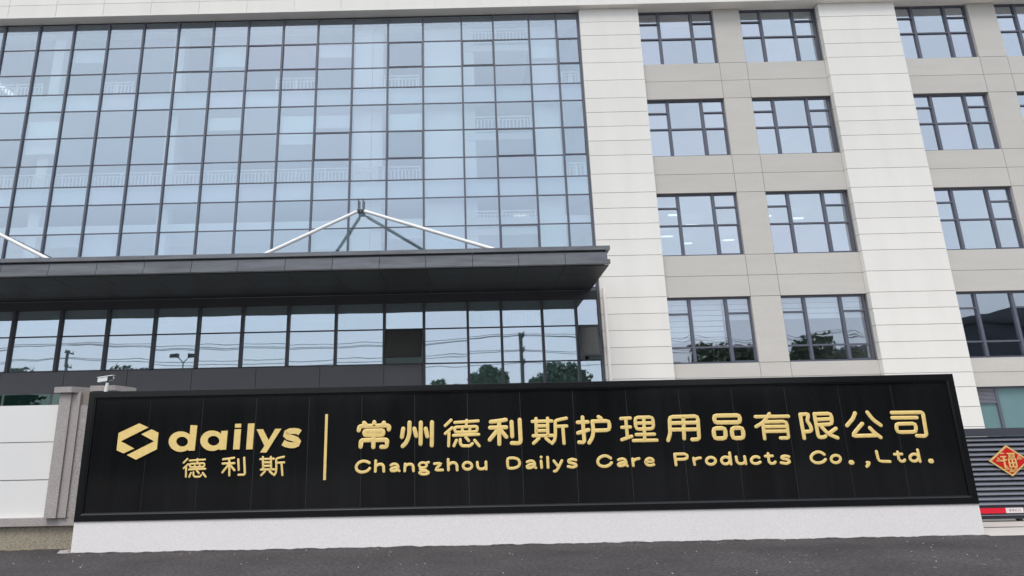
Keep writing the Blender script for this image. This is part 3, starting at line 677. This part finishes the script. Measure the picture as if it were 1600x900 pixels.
LOGO={"emblem":[[[-5.562,2.018],[-5.401,1.947],[-5.84,1.732],[-5.606,1.611],[-5.772,1.538],[-5.893,1.589],[-5.892,1.868]],[[-5.344,1.916],[-5.222,1.858],[-5.222,1.591],[-5.553,1.432],[-5.713,1.509],[-5.278,1.721],[-5.508,1.84]]],"d":[["ring",[[-4.632,1.703],[-4.634,1.666],[-4.646,1.632],[-4.667,1.601],[-4.697,1.576],[-4.734,1.557],[-4.775,1.546],[-4.819,1.542],[-4.864,1.547],[-4.908,1.56],[-4.948,1.581],[-4.982,1.607],[-5.009,1.639],[-5.027,1.674],[-5.036,1.711],[-5.034,1.748],[-5.023,1.783],[-5.002,1.814],[-4.972,1.839],[-4.936,1.858],[-4.894,1.87],[-4.849,1.873],[-4.804,1.868],[-4.76,1.855],[-4.72,1.834],[-4.685,1.807],[-4.659,1.775],[-4.641,1.74]],[[-4.712,1.705],[-4.713,1.687],[-4.719,1.671],[-4.729,1.656],[-4.744,1.644],[-4.761,1.635],[-4.782,1.63],[-4.804,1.628],[-4.826,1.631],[-4.847,1.637],[-4.867,1.647],[-4.883,1.659],[-4.896,1.674],[-4.905,1.691],[-4.909,1.709],[-4.908,1.726],[-4.903,1.743],[-4.892,1.757],[-4.878,1.769],[-4.86,1.778],[-4.839,1.784],[-4.818,1.785],[-4.795,1.783],[-4.774,1.777],[-4.754,1.767],[-4.738,1.754],[-4.725,1.739],[-4.716,1.722]]],["poly",[[-4.691,1.972],[-4.578,1.966],[-4.589,1.558],[-4.693,1.558]]]],"a":[["ring",[[-4.112,1.707],[-4.114,1.671],[-4.126,1.636],[-4.147,1.605],[-4.177,1.58],[-4.213,1.561],[-4.253,1.55],[-4.297,1.546],[-4.341,1.551],[-4.383,1.564],[-4.422,1.585],[-4.455,1.611],[-4.481,1.643],[-4.499,1.678],[-4.507,1.715],[-4.505,1.752],[-4.493,1.787],[-4.472,1.818],[-4.443,1.843],[-4.407,1.862],[-4.366,1.874],[-4.322,1.877],[-4.278,1.872],[-4.235,1.859],[-4.196,1.838],[-4.163,1.811],[-4.137,1.779],[-4.12,1.744]],[[-4.187,1.709],[-4.188,1.691],[-4.194,1.675],[-4.205,1.66],[-4.22,1.648],[-4.238,1.639],[-4.258,1.634],[-4.28,1.632],[-4.302,1.635],[-4.323,1.641],[-4.343,1.651],[-4.359,1.663],[-4.372,1.678],[-4.381,1.695],[-4.385,1.713],[-4.384,1.73],[-4.378,1.747],[-4.367,1.761],[-4.352,1.773],[-4.334,1.782],[-4.314,1.788],[-4.292,1.789],[-4.27,1.787],[-4.248,1.781],[-4.229,1.771],[-4.212,1.758],[-4.2,1.743],[-4.191,1.726]]],["poly",[[-4.167,1.866],[-4.059,1.869],[-4.066,1.563],[-4.174,1.56]]]],"i":[["poly",[[-3.945,1.889],[-3.837,1.891],[-3.842,1.564],[-3.949,1.563]]],["poly",[[-3.942,1.978],[-3.84,1.978],[-3.839,1.915],[-3.941,1.915]]]],"l":[["poly",[[-3.725,1.978],[-3.617,1.979],[-3.625,1.56],[-3.732,1.56]]]],"y":[["poly",[[-3.576,1.881],[-3.469,1.88],[-3.366,1.699],[-3.262,1.883],[-3.16,1.883],[-3.391,1.504],[-3.494,1.506],[-3.429,1.612]]]],"s":[["band",[[-2.845,1.81],[-2.883,1.834],[-2.943,1.843],[-3.018,1.839],[-3.072,1.815],[-3.081,1.778],[-3.046,1.748],[-2.97,1.727],[-2.899,1.702],[-2.868,1.666],[-2.885,1.629],[-2.932,1.613],[-2.996,1.613],[-3.067,1.629],[-3.121,1.658]],0.0475]]}

YF, YP = -12.80, -12.765
sign = empty('company_sign', (0.86, -12.6, 0), 'long black granite company name sign with gold lettering on a white granite plinth', 'sign')
SX0, SX1, SZ0, SZ1 = -6.46, 8.18, 0.483, 2.556
box('plinth', SX0 + 0.004, SX1 - 0.004, YF + 0.022, -12.35, -0.02, SZ0, 'plinth', sign)
box('backing', SX0 + 0.03, SX1 - 0.03, YP + 0.005, -12.4, SZ0 + 0.002, SZ1 - 0.03, 'grout', sign)
PX = [-6.33, -5.408, -4.514, -3.607, -2.713, -1.82, -0.928, -0.038, 0.85, 1.742, 2.64, 3.534, 4.425, 5.32, 6.221, 7.112, 8.05]
for xa, xb in zip(PX[:-1], PX[1:]):
    p = box('stone_panel', xa + 0.004, xb - 0.004, YP, YP + 0.034, SZ0 + 0.128, SZ1 - 0.128, 'granite_black', sign)
    p.rotation_euler = (R(random.uniform(-0.05, 0.05)), 0, R(random.uniform(-0.08, 0.08)))
def rail(corner_a, corner_b, name='frame_rail'):
    """mitred granite frame member with a chamfered inner edge; corners run along the outer edge"""
    a, b = Vector(corner_a), Vector(corner_b)
    c = Vector(((SX0 + SX1) / 2, (SZ0 + SZ1) / 2))
    d = (b - a).normalized()
    nrm = Vector((-d.y, d.x))
    if (c - a).dot(nrm) < 0: nrm = -nrm
    prof = [(0, -12.36), (0, YF + 0.006), (0.006, YF), (0.098, YF), (0.112, YF + 0.012), (0.128, YF + 0.015), (0.134, YP + 0.03), (0.134, -12.36)]
    v = []
    for end, sgn in ((a, 1), (b, -1)):
        for w, y in prof:
            q = end + nrm * w + d * w * sgn
            v.append((q.x, y, q.y))
    n = len(prof)
    f = [(i, (i + 1) % n, n + (i + 1) % n, n + i) for i in range(n)] + [tuple(range(n)), tuple(n + i for i in reversed(range(n)))]
    o = mesh(name, v, f, 'granite_frame', sign, (a.x, YF, a.y))
    bm = bmesh.new(); bm.from_mesh(o.data); bmesh.ops.recalc_face_normals(bm, faces=bm.faces); bm.to_mesh(o.data); bm.free()
rail((SX0, SZ0), (SX1, SZ0)); rail((SX1, SZ0), (SX1, SZ1)); rail((SX1, SZ1), (SX0, SZ1)); rail((SX0, SZ1), (SX0, SZ0))

def resample(pts, closed):
    """round the corners of a pen stroke"""
    p = [Vector(q) for q in pts]
    n = len(p)
    if n < 3: return p
    out = []
    rng = range(n) if closed else range(1, n - 1)
    if not closed: out.append(p[0])
    for i in rng:
        a, b, c = p[i - 1], p[i], p[(i + 1) % n]
        r = min(0.35 * (a - b).length, 0.35 * (c - b).length, 0.05)
        s, e = b + (a - b).normalized() * r, b + (c - b).normalized() * r
        out += [s, b * 0.5 + (s + e) * 0.25, e]
    if not closed: out.append(p[-1])
    return out

PROFILE = [(-1.0, 0.0), (-0.97, 0.55), (-0.80, 0.90), (-0.5, 1.0), (0.5, 1.0), (0.80, 0.90), (0.97, 0.55), (1.0, 0.0)]
def glyph(name, rad, strokes, depth=0.009):
    rad = rad * 0.87
    return glyph_mesh(name, rad, strokes, depth)

def glyph_mesh(name, rad, strokes, depth):
    """one gilded character: rounded pen strokes standing proud of the stone"""
    V, F = [], []
    K = len(PROFILE)
    for si, (closed, pts) in enumerate(strokes):
        p = resample(pts, closed)
        n = len(p)
        base = len(V)
        dp = depth * (1 + 0.03 * (si % 3))
        frames = []
        for i in range(n):
            a = p[i - 1] if (closed or i) else p[i]
            b = p[(i + 1) % n] if (closed or i < n - 1) else p[i]
            d = b - a
            d = d.normalized() if d.length > 1e-6 else Vector((1, 0))
            frames.append((p[i], d))
        rings = []
        if not closed:      # round start
            q, d = frames[0]
            for t in (1.0, 0.8, 0.45):
                rings.append((q - d * rad * t, d, math.sqrt(max(0.02, 1 - t * t))))
        rings += [(q, d, 1.0) for q, d in frames]
        if not closed:
            q, d = frames[-1]
            for t in (0.45, 0.8, 1.0):
                rings.append((q + d * rad * t, d, math.sqrt(max(0.02, 1 - t * t))))
        for q, d, s in rings:
            nn = Vector((-d.y, d.x))
            for w, h in PROFILE:
                e = q + nn * w * rad * s
                V.append((e.x, YP - dp * h * (0.45 + 0.55 * s) + 0.001, e.y))
        m_ = len(rings)
        for i in range(m_ if closed else m_ - 1):
            j = (i + 1) % m_
            for k in range(K - 1):
                F.append((base + i * K + k, base + j * K + k, base + j * K + k + 1, base + i * K + k + 1))
        if not closed:
            F.append(tuple(base + k for k in range(K)))
            F.append(tuple(base + (m_ - 1) * K + k for k in reversed(range(K))))
    xs = [v[0] for v in V]; zs = [v[2] for v in V]
    o = mesh(name, V, F, 'gold', sign, ((min(xs) + max(xs)) / 2, YP, min(zs)), smooth=True)
    bm = bmesh.new(); bm.from_mesh(o.data); bmesh.ops.recalc_face_normals(bm, faces=bm.faces); bm.to_mesh(o.data); bm.free()
    return o

for rad, st in CHINESE: glyph('chinese_character', rad, st)
for rad, st in SMALL: glyph('small_chinese_character', rad * 1.22, st, 0.009)
for rad, st in LATIN: glyph('letter', rad, st, 0.007)

def slab(name, loops, thick=0.02):
    V, F = [], []
    for li, lp in enumerate(loops):
        kind = lp[0]
        yf = YP - thick - 0.0012 * li
        k = len(V)
        if kind == 'poly':
            pts = lp[1]; n = len(pts)
            V += [(x, yf, z) for x, z in pts] + [(x, YP + 0.001, z) for x, z in pts]
            F.append(tuple(k + i for i in range(n)))
            F += [(k + i, k + (i + 1) % n, k + n + (i + 1) % n, k + n + i) for i in range(n)]
        else:
            if kind == 'ring':
                A, B = lp[1], lp[2]; closed = True
            else:
                p = [Vector(q) for q in lp[1]]; A, B = [], []
                for i, q in enumerate(p):
                    d = (p[min(i + 1, len(p) - 1)] - p[max(i - 1, 0)]).normalized()
                    nn = Vector((-d.y, d.x)) * lp[2]
                    A.append(tuple(q + nn)); B.append(tuple(q - nn))
                closed = False
            n = len(A)
            for L_ in (A, B):
                V += [(x, yf, z) for x, z in L_] + [(x, YP + 0.001, z) for x, z in L_]
            for i in range(n if closed else n - 1):
                j = (i + 1) % n
                F.append((k + i, k + j, k + 2 * n + j, k + 2 * n + i))
                F.append((k + i, k + j, k + n + j, k + n + i))
                F.append((k + 2 * n + i, k + 2 * n + j, k + 3 * n + j, k + 3 * n + i))
            if not closed:
                F.append((k, k + 2 * n, k + 3 * n, k + n)); F.append((k + n - 1, k + 3 * n - 1, k + 4 * n - 1, k + 2 * n - 1))
    xs = [v[0] for v in V]; zs = [v[2] for v in V]
    o = mesh(name, V, F, 'gold', sign, ((min(xs) + max(xs)) / 2, YP, min(zs)))
    bm = bmesh.new(); bm.from_mesh(o.data); bmesh.ops.recalc_face_normals(bm, faces=bm.faces); bm.to_mesh(o.data); bm.free()
slab('emblem', [['poly', LOGO['emblem'][0]], ['poly', LOGO['emblem'][1]]])
for k in 'dailys': slab('logo_letter', LOGO[k])
box('divider_bar', -2.432, -2.388, YP - 0.014, YP - 0.0005, 1.05, 2.105, 'gold', sign)

# ---------------------------------------------------------------- boundary wall and pier on the left
bw = empty('boundary_wall', (-10, -12.0, 0), 'white panelled boundary wall with granite coping on a rough olive base, left of the sign', 'wall')
box('wall_base', -16, -6.5, -12.08, -11.75, -0.02, 0.375, 'stucco', bw)
for xa, xb in ((-16, -13.2), (-13.19, -10.3), (-10.29, -6.47)):
    box('coping', xa, xb, -12.16, -11.70, 0.377, 0.505, 'granite_grey', bw)
core = box('wall_core', -16, -7.3, -12.03, -11.8, 0.506, 2.395, 'white_joint', bw)
for za, zb in ((0.508, 1.118), (1.134, 1.757), (1.771, 2.405)):
    for xa, xb in ((-16, -12.9), (-12.885, -10.1), (-10.085, -7.29)):
        box('panel', xa, xb, -12.06, -12.031, za, zb, 'wall_panel', core)

pier = empty('stone_pier', (-6.8, -12.0, 0.5), 'stepped grey brown granite pier with flat cap at the left end of the sign', 'pier')
box('shaft', -7.275, -7.072, -12.24, -11.72, 0.506, 2.60, 'granite_grey', pier)
box('shaft', -7.070, -6.925, -12.20, -11.72, 0.506, 2.60, 'granite_grey', pier)
box('shaft', -6.923, -6.52, -12.165, -11.72, 0.506, 2.38, 'granite_grey', pier)
box('shaft_head', -6.923, -6.52, -12.145, -11.72, 2.381, 2.62, 'granite_patch', pier)
MB().prism([(-7.36, -12.29), (-7.04, -12.31), (-6.80, -11.93), (-6.80, -11.6), (-7.36, -11.6)], 2.601, 2.70).build('cap', 'granite_grey', pier)
MB().prism([(-6.76, -12.22), (-6.30, -12.25), (-6.22, -11.82), (-6.22, -11.6), (-6.76, -11.6)], 2.622, 2.715).build('cap', 'granite_grey', pier)
box('pier_core', -6.75, -6.25, -12.1, -11.72, 0.02, 2.62, 'granite_patch', pier)

# ---------------------------------------------------------------- security camera
sc = empty('security_camera', (-6.36, -12.45, 2.56), 'white bullet security camera on a short post above the left end of the sign', 'camera')
MB().tube((-6.36, -12.45, 2.558), (-6.345, -12.45, 2.74), 0.033, 0.026, 12).build('post', 'cctv_white', sc)
MB().tube((-6.345, -12.45, 2.735), (-6.345, -12.45, 2.775), 0.014, n=8).build('swivel', 'cctv_black', sc)
def tilted_box(name, mat, x0, x1, hy, z0, z1, slope, par):
    zz = lambda x, z: z + (x + 6.38) * slope
    v = [(x0, -12.45 - hy, zz(x0, z0)), (x1, -12.45 - hy, zz(x1, z0)), (x1, -12.45 + hy, zz(x1, z0)), (x0, -12.45 + hy, zz(x0, z0)),
         (x0, -12.45 - hy * 0.9, zz(x0, z1)), (x1, -12.45 - hy * 0.9, zz(x1, z1)), (x1, -12.45 + hy * 0.9, zz(x1, z1)), (x0, -12.45 + hy * 0.9, zz(x0, z1))]
    return mesh(name, v, CUBE_F, mat, par, ((x0 + x1) / 2, -12.45, z0))
tilted_box('housing', 'cctv_white', -6.505, -6.335, 0.042, 2.765, 2.842, 0.13, sc)
tilted_box('sun_hood', 'cctv_white', -6.515, -6.245, 0.048, 2.843, 2.852, 0.13, sc)
tilted_box('front_cover', 'cctv_black', -6.3345, -6.250, 0.045, 2.768, 2.842, 0.13, sc)
MB().tube((-6.2545, -12.45, 2.823), (-6.247, -12.45, 2.824), 0.026, n=12).build('lens', 'cctv_white', sc)

# ---------------------------------------------------------------- sliding gate on the right
gt = empty('sliding_gate', (10.5, -10.8, 0.03), 'slate grey slatted sliding gate with red and white tape, right of the sign', 'gate')
GA, GB = 7.6, 13.6
box('top_rail', GA, GB, -10.86, -10.72, 1.535, 1.685, 'gate', gt)
box('back_sheet', GA, GB, -10.76, -10.74, 0.15, 1.53, 'gate_dark', gt)
ns = 14
for i in range(ns):
    z = 0.285 + i * (1.53 - 0.285) / ns
    v = []
    for x in (GA, GB):
        v += [(x, -10.775, z + 0.004), (x, -10.845, z + 0.010), (x, -10.848, z + 0.024), (x, -10.775, z + 0.070)]
    mesh('slat', v, [(0, 1, 5, 4), (1, 2, 6, 5), (2, 3, 7, 6), (3, 2, 1, 0), (4, 5, 6, 7), (3, 0, 4, 7)], 'gate_slat', gt, ((GA + GB) / 2, -10.8, z))
box('bottom_rail', GA, GB, -10.86, -10.72, 0.055, 0.28, 'gate_dark', gt)
box('bottom_ledge', GA, GB, -10.88, -10.861, 0.115, 0.128, 'gate_slat', gt)
for k, (xa, xb) in enumerate(((8.7, 9.31), (9.315, 9.93), (10.265, 10.9), (11.3, 12.0))):
    box('red_tape', xa, xb, -10.866, -10.8605, 0.155, 0.247, 'red_tape', gt)
wt = box('white_tape', 9.935, 10.26, -10.866, -10.8605, 0.155, 0.247, 'white_tape', gt)
# small blurred print on the white tape
def print_mark(x, strokes):
    s = MB()
    for a, b, c, d in strokes: s.box(x + a, x + c, -10.8685, -10.8665, b, d)
    s.build('print_mark', 'red_print', wt)
print_mark(9.995, [(0, .192, .040, .196), (0, .205, .040, .209), (0, .221, .040, .225), (.018, .182, .023, .226)])
print_mark(10.05, [(0, .188, .040, .192), (.005, .203, .035, .207), (0, .218, .040, .222), (.005, .188, .009, .222), (.030, .188, .034, .222)])
print_mark(10.105, [(0, .185, .036, .189), (0, .185, .004, .224), (.012, .200, .032, .204), (0, .220, .036, .224)])
print_mark(10.16, [(0, .186, .044, .190), (0, .220, .044, .224), (0, .1901, .004, .2199), (.040, .1901, .044, .2199)])
for x in (8.4, 10.2, 12.6):
    MB().tube((x, -10.83, 0.045), (x, -10.74, 0.045), 0.035, n=14).build('wheel', 'gate_dark', gt)
for y in (-10.79, -11.75):
    tag(box('gate_track', 8.3, 16, y - 0.03, y + 0.03, 0.004, 0.014, 'rail_steel'), kind='structure')

# red festive diamond hung on the gate
fu = empty('diamond_ornament', (10.20, -10.86, 0.80), 'red and gold diamond paper ornament with a fortune character hung on the gate', 'ornament')
cx, cz, hw, hh = 10.205, 1.085, 0.385, 0.285
def diamond(name, k, y0, y1, mat):
    p = [(cx - hw * k, cz), (cx, cz - hh * k), (cx + hw * k, cz), (cx, cz + hh * k)]
    v = [(x, y0, z) for x, z in p] + [(x, y1, z) for x, z in p]
    mesh(name, v, [(0, 1, 2, 3), (4, 7, 6, 5), (0, 4, 5, 1), (1, 5, 6, 2), (2, 6, 7, 3), (3, 7, 4, 0)], mat, fu, (cx, y0, cz))
diamond('gold_border', 1.0, -10.862, -10.852, 'gold_card')
diamond('red_field', 0.86, -10.867, -10.8625, 'red_card')
fs = [(-.115, .118, -.060, .130), (-.125, .060, -.035, .078), (-.088, -.120, -.068, .059), (-.130, -.010, -.090, .012), (-.060, .005, -.035, .025),
      (-.005, .112, .125, .128), (.015, .052, .110, .066), (.015, .090, .110, .100), (.015, .067, .030, .089), (.095, .067, .110, .089),
      (-.005, -.110, .125, -.095), (-.005, .020, .125, .034), (-.005, -.094, .012, .019), (.108, -.094, .125, .019), (.052, -.094, .068, .019), (.013, -.045, .051, -.032), (.069, -.045, .107, -.032)]
s = MB()
for i, (a, b, c, d) in enumerate(fs): s.box(cx - 0.02 + a * 1.12 - 0.004, cx - 0.02 + c * 1.12 + 0.004, -10.876 - 0.0004 * (i % 5), -10.8675, cz + b * 1.08 - 0.003, cz + d * 1.08 + 0.003)
s.build('fortune_character', 'gold_card', fu)
for dx, dz in ((0.0, -0.175), (-0.2, 0.02), (0.19, 0.05), (-0.08, -0.13), (0.09, -0.15)):
    s = MB()
    for k in range(4): s.box(cx + dx - 0.05 + 0.011 * k, cx + dx + 0.05 - 0.013 * k, -10.873 - 0.0003 * k, -10.8675, cz + dz + 0.02 * k - 0.03, cz + dz + 0.02 * k - 0.018)
    s.build('foil_flower', 'gold_card', fu)

# ---------------------------------------------------------------- ragged asphalt lip along the foot of the plinth
V, F = [], []
nn_ = 240
for i in range(nn_ + 1):
    x = -6.55 + 14.75 * i / nn_
    h = 0.004 + 0.012 * abs(math.sin(i * 0.37) * math.sin(i * 0.11 + 1)) + random.uniform(0, 0.010)
    w = 0.05 + 0.05 * abs(math.sin(i * 0.23)) + random.uniform(0, 0.03)
    V += [(x, -12.776, h), (x, -12.79 - w * 0.5, h * 0.75), (x, -12.79 - w, 0.0005)]
for i in range(nn_):
    k = 3 * i
    F += [(k, k + 1, k + 4, k + 3), (k + 1, k + 2, k + 5, k + 4)]
tag(mesh('road_edge', V, F, 'asphalt', None, (0.8, -12.8, 0)), kind='structure')

# ---------------------------------------------------------------- loose bits on the ground
def rubble(name, x, y, s, mat, label, cat, n=7):
    V = []
    for i in range(n):
        t = 2 * math.pi * i / n
        r = s * random.uniform(0.7, 1.2)
        V.append((x + r * math.cos(t) * 1.6, y + r * math.sin(t), 0.001))
    top = [(x + (a - x) * 0.6, y + (b - y) * 0.6, s * random.uniform(0.35, 0.6)) for a, b, c in V]
    F = [tuple(n + i for i in range(n))] + [(i, (i + 1) % n, n + (i + 1) % n, n + i) for i in range(n)]
    tag(mesh(name, V + top, F, mat, None, (x, y, 0)), label, cat)
rubble('concrete_lump', -6.62, -12.62, 0.085, 'debris', 'flat grey lump of concrete on the asphalt at the left foot of the plinth', 'rubble')
s = MB()
for i in range(26):
    x, y = random.uniform(-9.6, -7.4), random.uniform(-12.25, -12.12)
    a = random.uniform(-0.4, 0.4)
    s.tube((x, y, 0.008), (x + random.uniform(0.1, 0.3), y + 0.08 * a, 0.012 + random.uniform(0, 0.02)), 0.004, 0.002, 4)
tag(s.build('dry_straw', 'straw'), 'dry straw and litter along the foot of the olive wall base', 'litter', kind='stuff')
s = MB()
for i in range(170):
    x, y = random.uniform(-9, 13), -12.9 - abs(random.gauss(0, 1.6))
    r = random.uniform(0.004, 0.013)
    s.tube((x, y, 0.0), (x + r * 0.3, y, r * 0.8), r, r * 0.55, 5)
tag(s.build('loose_grit', 'debris'), 'pale loose grit scattered over the asphalt in front of the plinth', 'grit', kind='stuff')

# ---------------------------------------------------------------- across the road, seen in the glass, plus an added unseen shed
def make_tree(loc, h, rad, label, seed, leaves=6500):
    rnd = random.Random(seed)
    t = empty('street_tree', loc, label, 'tree', 'trees across the road')
    x, y, z = loc
    tr = MB()
    tr.tube((x, y, 0), (x + 0.1, y, h * 0.45), 0.26, 0.18, 8)
    for i in range(7):
        a = rnd.uniform(0, 6.28)
        tr.tube((x + 0.1, y, h * rnd.uniform(0.3, 0.45)), (x + math.cos(a) * rad * 0.6, y + math.sin(a) * rad * 0.6, h * rnd.uniform(0.6, 0.85)), 0.12, 0.03, 6)
    tr.build('trunk', 'bark', t, (x, y, 0))
    V, F = [], []
    clumps = []
    for i in range(46):
        while True:
            q = Vector((rnd.uniform(-1, 1), rnd.uniform(-1, 1), rnd.uniform(-1, 1)))
            if 0.2 < q.length < 1: break
        clumps.append((Vector((x + q.x * rad * 0.8, y + q.y * rad * 0.8, h * 0.65 + q.z * h * 0.29)), rad * rnd.uniform(0.22, 0.38)))
    for i in range(leaves):
        c, r = rnd.choice(clumps)
        q = Vector((rnd.gauss(0, 1), rnd.gauss(0, 1), rnd.gauss(0, 1))).normalized() * r * rnd.uniform(0.3, 1)
        p = c + q
        u = Vector((rnd.uniform(-1, 1), rnd.uniform(-1, 1), rnd.uniform(-1, 1))).normalized()
        w = u.orthogonal().normalized()
        s_ = rnd.uniform(0.2, 0.4)
        k = len(V)
        V += [tuple(p - u * s_), tuple(p + w * s_ * 0.6), tuple(p + u * s_), tuple(p - w * s_ * 0.6)]
        F.append((k, k + 1, k + 2, k + 3))
    mesh('crown', V, F, 'leaf', t, (x, y, h * 0.4))
for i, (x, y, h, r, lb) in enumerate((
        (2.6, -50, 10.3, 3.0, 'round green tree mirrored below the stair windows, left of its neighbour by the pole'),
        (9.4, -50, 10.5, 3.6, 'broad green tree mirrored in the lowest glass beside the white pillar'),
        (-3.2, -60, 10.0, 2.6, 'small green treetop mirrored beside the open window sash'),
        (-40.2, -60, 12.2, 4.4, 'dark tree mirrored behind the security camera'),
        (-54.6, -60, 12.2, 4.2, 'dark tree mirrored at the far left end of the glass band'),
        (27.6, -50, 12.6, 5.0, 'dense tree mirrored in the blinded window next to the white pillar'),
        (35.6, -50, 12.6, 4.2, 'dense tree mirrored in the left pane of the second blinded window'),
        (46.0, -60, 12.9, 5.0, 'tree mirrored in the middle of the second blinded window'))):
    make_tree((x, y, 0), h, r, lb, 40 + i)

def pole(x, y, h, label):
    p = empty('utility_pole', (x, y, 0), label, 'pole', 'utility poles across the road')
    MB().tube((x, y, 0), (x, y, h), 0.21, 0.14, 10).build('shaft', 'pole', p)
    for k, z in enumerate((h - 0.35, h - 1.7, h - 2.9)):
        c = MB().box(x + 0.16, x + 0.26, y - 0.9 + 0.2 * k, y + 0.9 - 0.2 * k, z, z + 0.12).build('cross_arm', 'pole', p)
        for dx in (-0.75, 0.0, 0.75):
            MB().tube((x + 0.21, y + dx * (1 - 0.2 * k), z + 0.12), (x + 0.21, y + dx * (1 - 0.2 * k), z + 0.36), 0.06, 0.04, 8).build('insulator', 'pole', c)
pole(5.25, -45, 12.6, 'tall utility pole mirrored in the glass between two round trees')
pole(-39.8, -45, 11.8, 'utility pole mirrored at the left of the glass band above the boundary wall')
def wire(y, z, sag, label):
    s = MB()
    xs = [-130, -39.8, 5.25, 50, 110]
    for a, b in zip(xs[:-1], xs[1:]):
        pts = [(a + (b - a) * t / 10, y, z - sag * 4 * (t / 10) * (1 - t / 10)) for t in range(11)]
        for p, q in zip(pts[:-1], pts[1:]): s.tube(p, q, 0.03, n=5)
    tag(s.build('overhead_wire', 'wire', None, (5.25, y, z)), label, 'wire', 'overhead wires across the road')
for y, z, sg in ((-45.75, 12.5, 0.7), (-45.2, 12.55, 0.5), (-44.6, 12.3, 0.8), (-45.4, 11.1, 0.6), (-44.9, 10.95, 0.9), (-45.1, 9.8, 0.5)):
    wire(y, z, sg, 'thin dark overhead wire mirrored across the lower glass band')
lamp = empty('street_lamp', (-30.3, -50, 0), 'twin headed street lamp mirrored in the glass band left of the tie rods', 'lamp')
MB().tube((-30.3, -50, 0), (-30.3, -50, 11.3), 0.11, 0.06, 8).build('post', 'pole', lamp)
for sgn in (-1, 1):
    MB().tube((-30.3, -50, 11.25), (-30.3 + sgn * 0.55, -50, 11.8), 0.05, n=6).build('arm', 'pole', lamp)
    MB().box(-30.3 + sgn * 0.95 - 0.45, -30.3 + sgn * 0.95 + 0.45, -50.25, -49.75, 11.75, 12.1).build('lamp_head', 'wire', lamp)

sd = empty('added_shed', (0, -70, 0), 'long low grey shed added unseen across the road to darken the sign face', 'building')  # invented shed, added so the sign face mirrors something dark
box('wall', -75, 44, -80, -66, 0, 6.8, 'shed', sd)
MB().prism([(-76, -81), (45, -81), (45, -65), (-76, -65)], 6.801, 7.1).build('roof', 'shed', sd)
wh = empty('warehouse', (85, -66, 0), 'tall dark warehouse with curved roof mirrored in the rightmost second floor window', 'building')
box('wall', 55, 125, -82, -60, 0, 15.0, 'shed_dark', wh)
s = MB()
n = 14
plan = [(55 + 70 * i / n, 15.0 + 2.6 * math.sin(math.pi * i / n) ** 0.6) for i in range(n + 1)]
V = [(x, -59.5, z) for x, z in plan] + [(x, -82.5, z) for x, z in plan] + [(55, -59.5, 14.9), (125, -59.5, 14.9), (55, -82.5, 14.9), (125, -82.5, 14.9)]
F = [(i, i + 1, n + 2 + i, n + 1 + i) for i in range(n)]
F += [tuple(range(n + 1)) + (2 * n + 3, 2 * n + 2), tuple(n + 1 + i for i in reversed(range(n + 1))) + (2 * n + 4, 2 * n + 5)]
mesh('roof', V, F, 'shed_dark', wh, (90, -71, 15))
for i in range(8):
    box('window', 58 + i * 8, 62.5 + i * 8, -59.98, -59.9, 8.5, 10.5, 'glass_dark', wh)

def hills():
    rnd = random.Random(3)
    V, F = [], []
    n = 60
    for i in range(n + 1):
        x = -700 + 1400 * i / n
        h = 22 + 14 * math.sin(i * 0.31) + 8 * math.sin(i * 0.9 + 1) + rnd.uniform(-1.5, 1.5)
        V += [(x, -520, -1), (x, -600, max(6, h)), (x, -680, -1)]
    for i in range(n):
        k = 3 * i
        F += [(k, k + 3, k + 4, k + 1), (k + 1, k + 4, k + 5, k + 2)]
    tag(mesh('hills', V, F, 'leaf', None, (0, -600, 0), True), kind='structure')
hills()
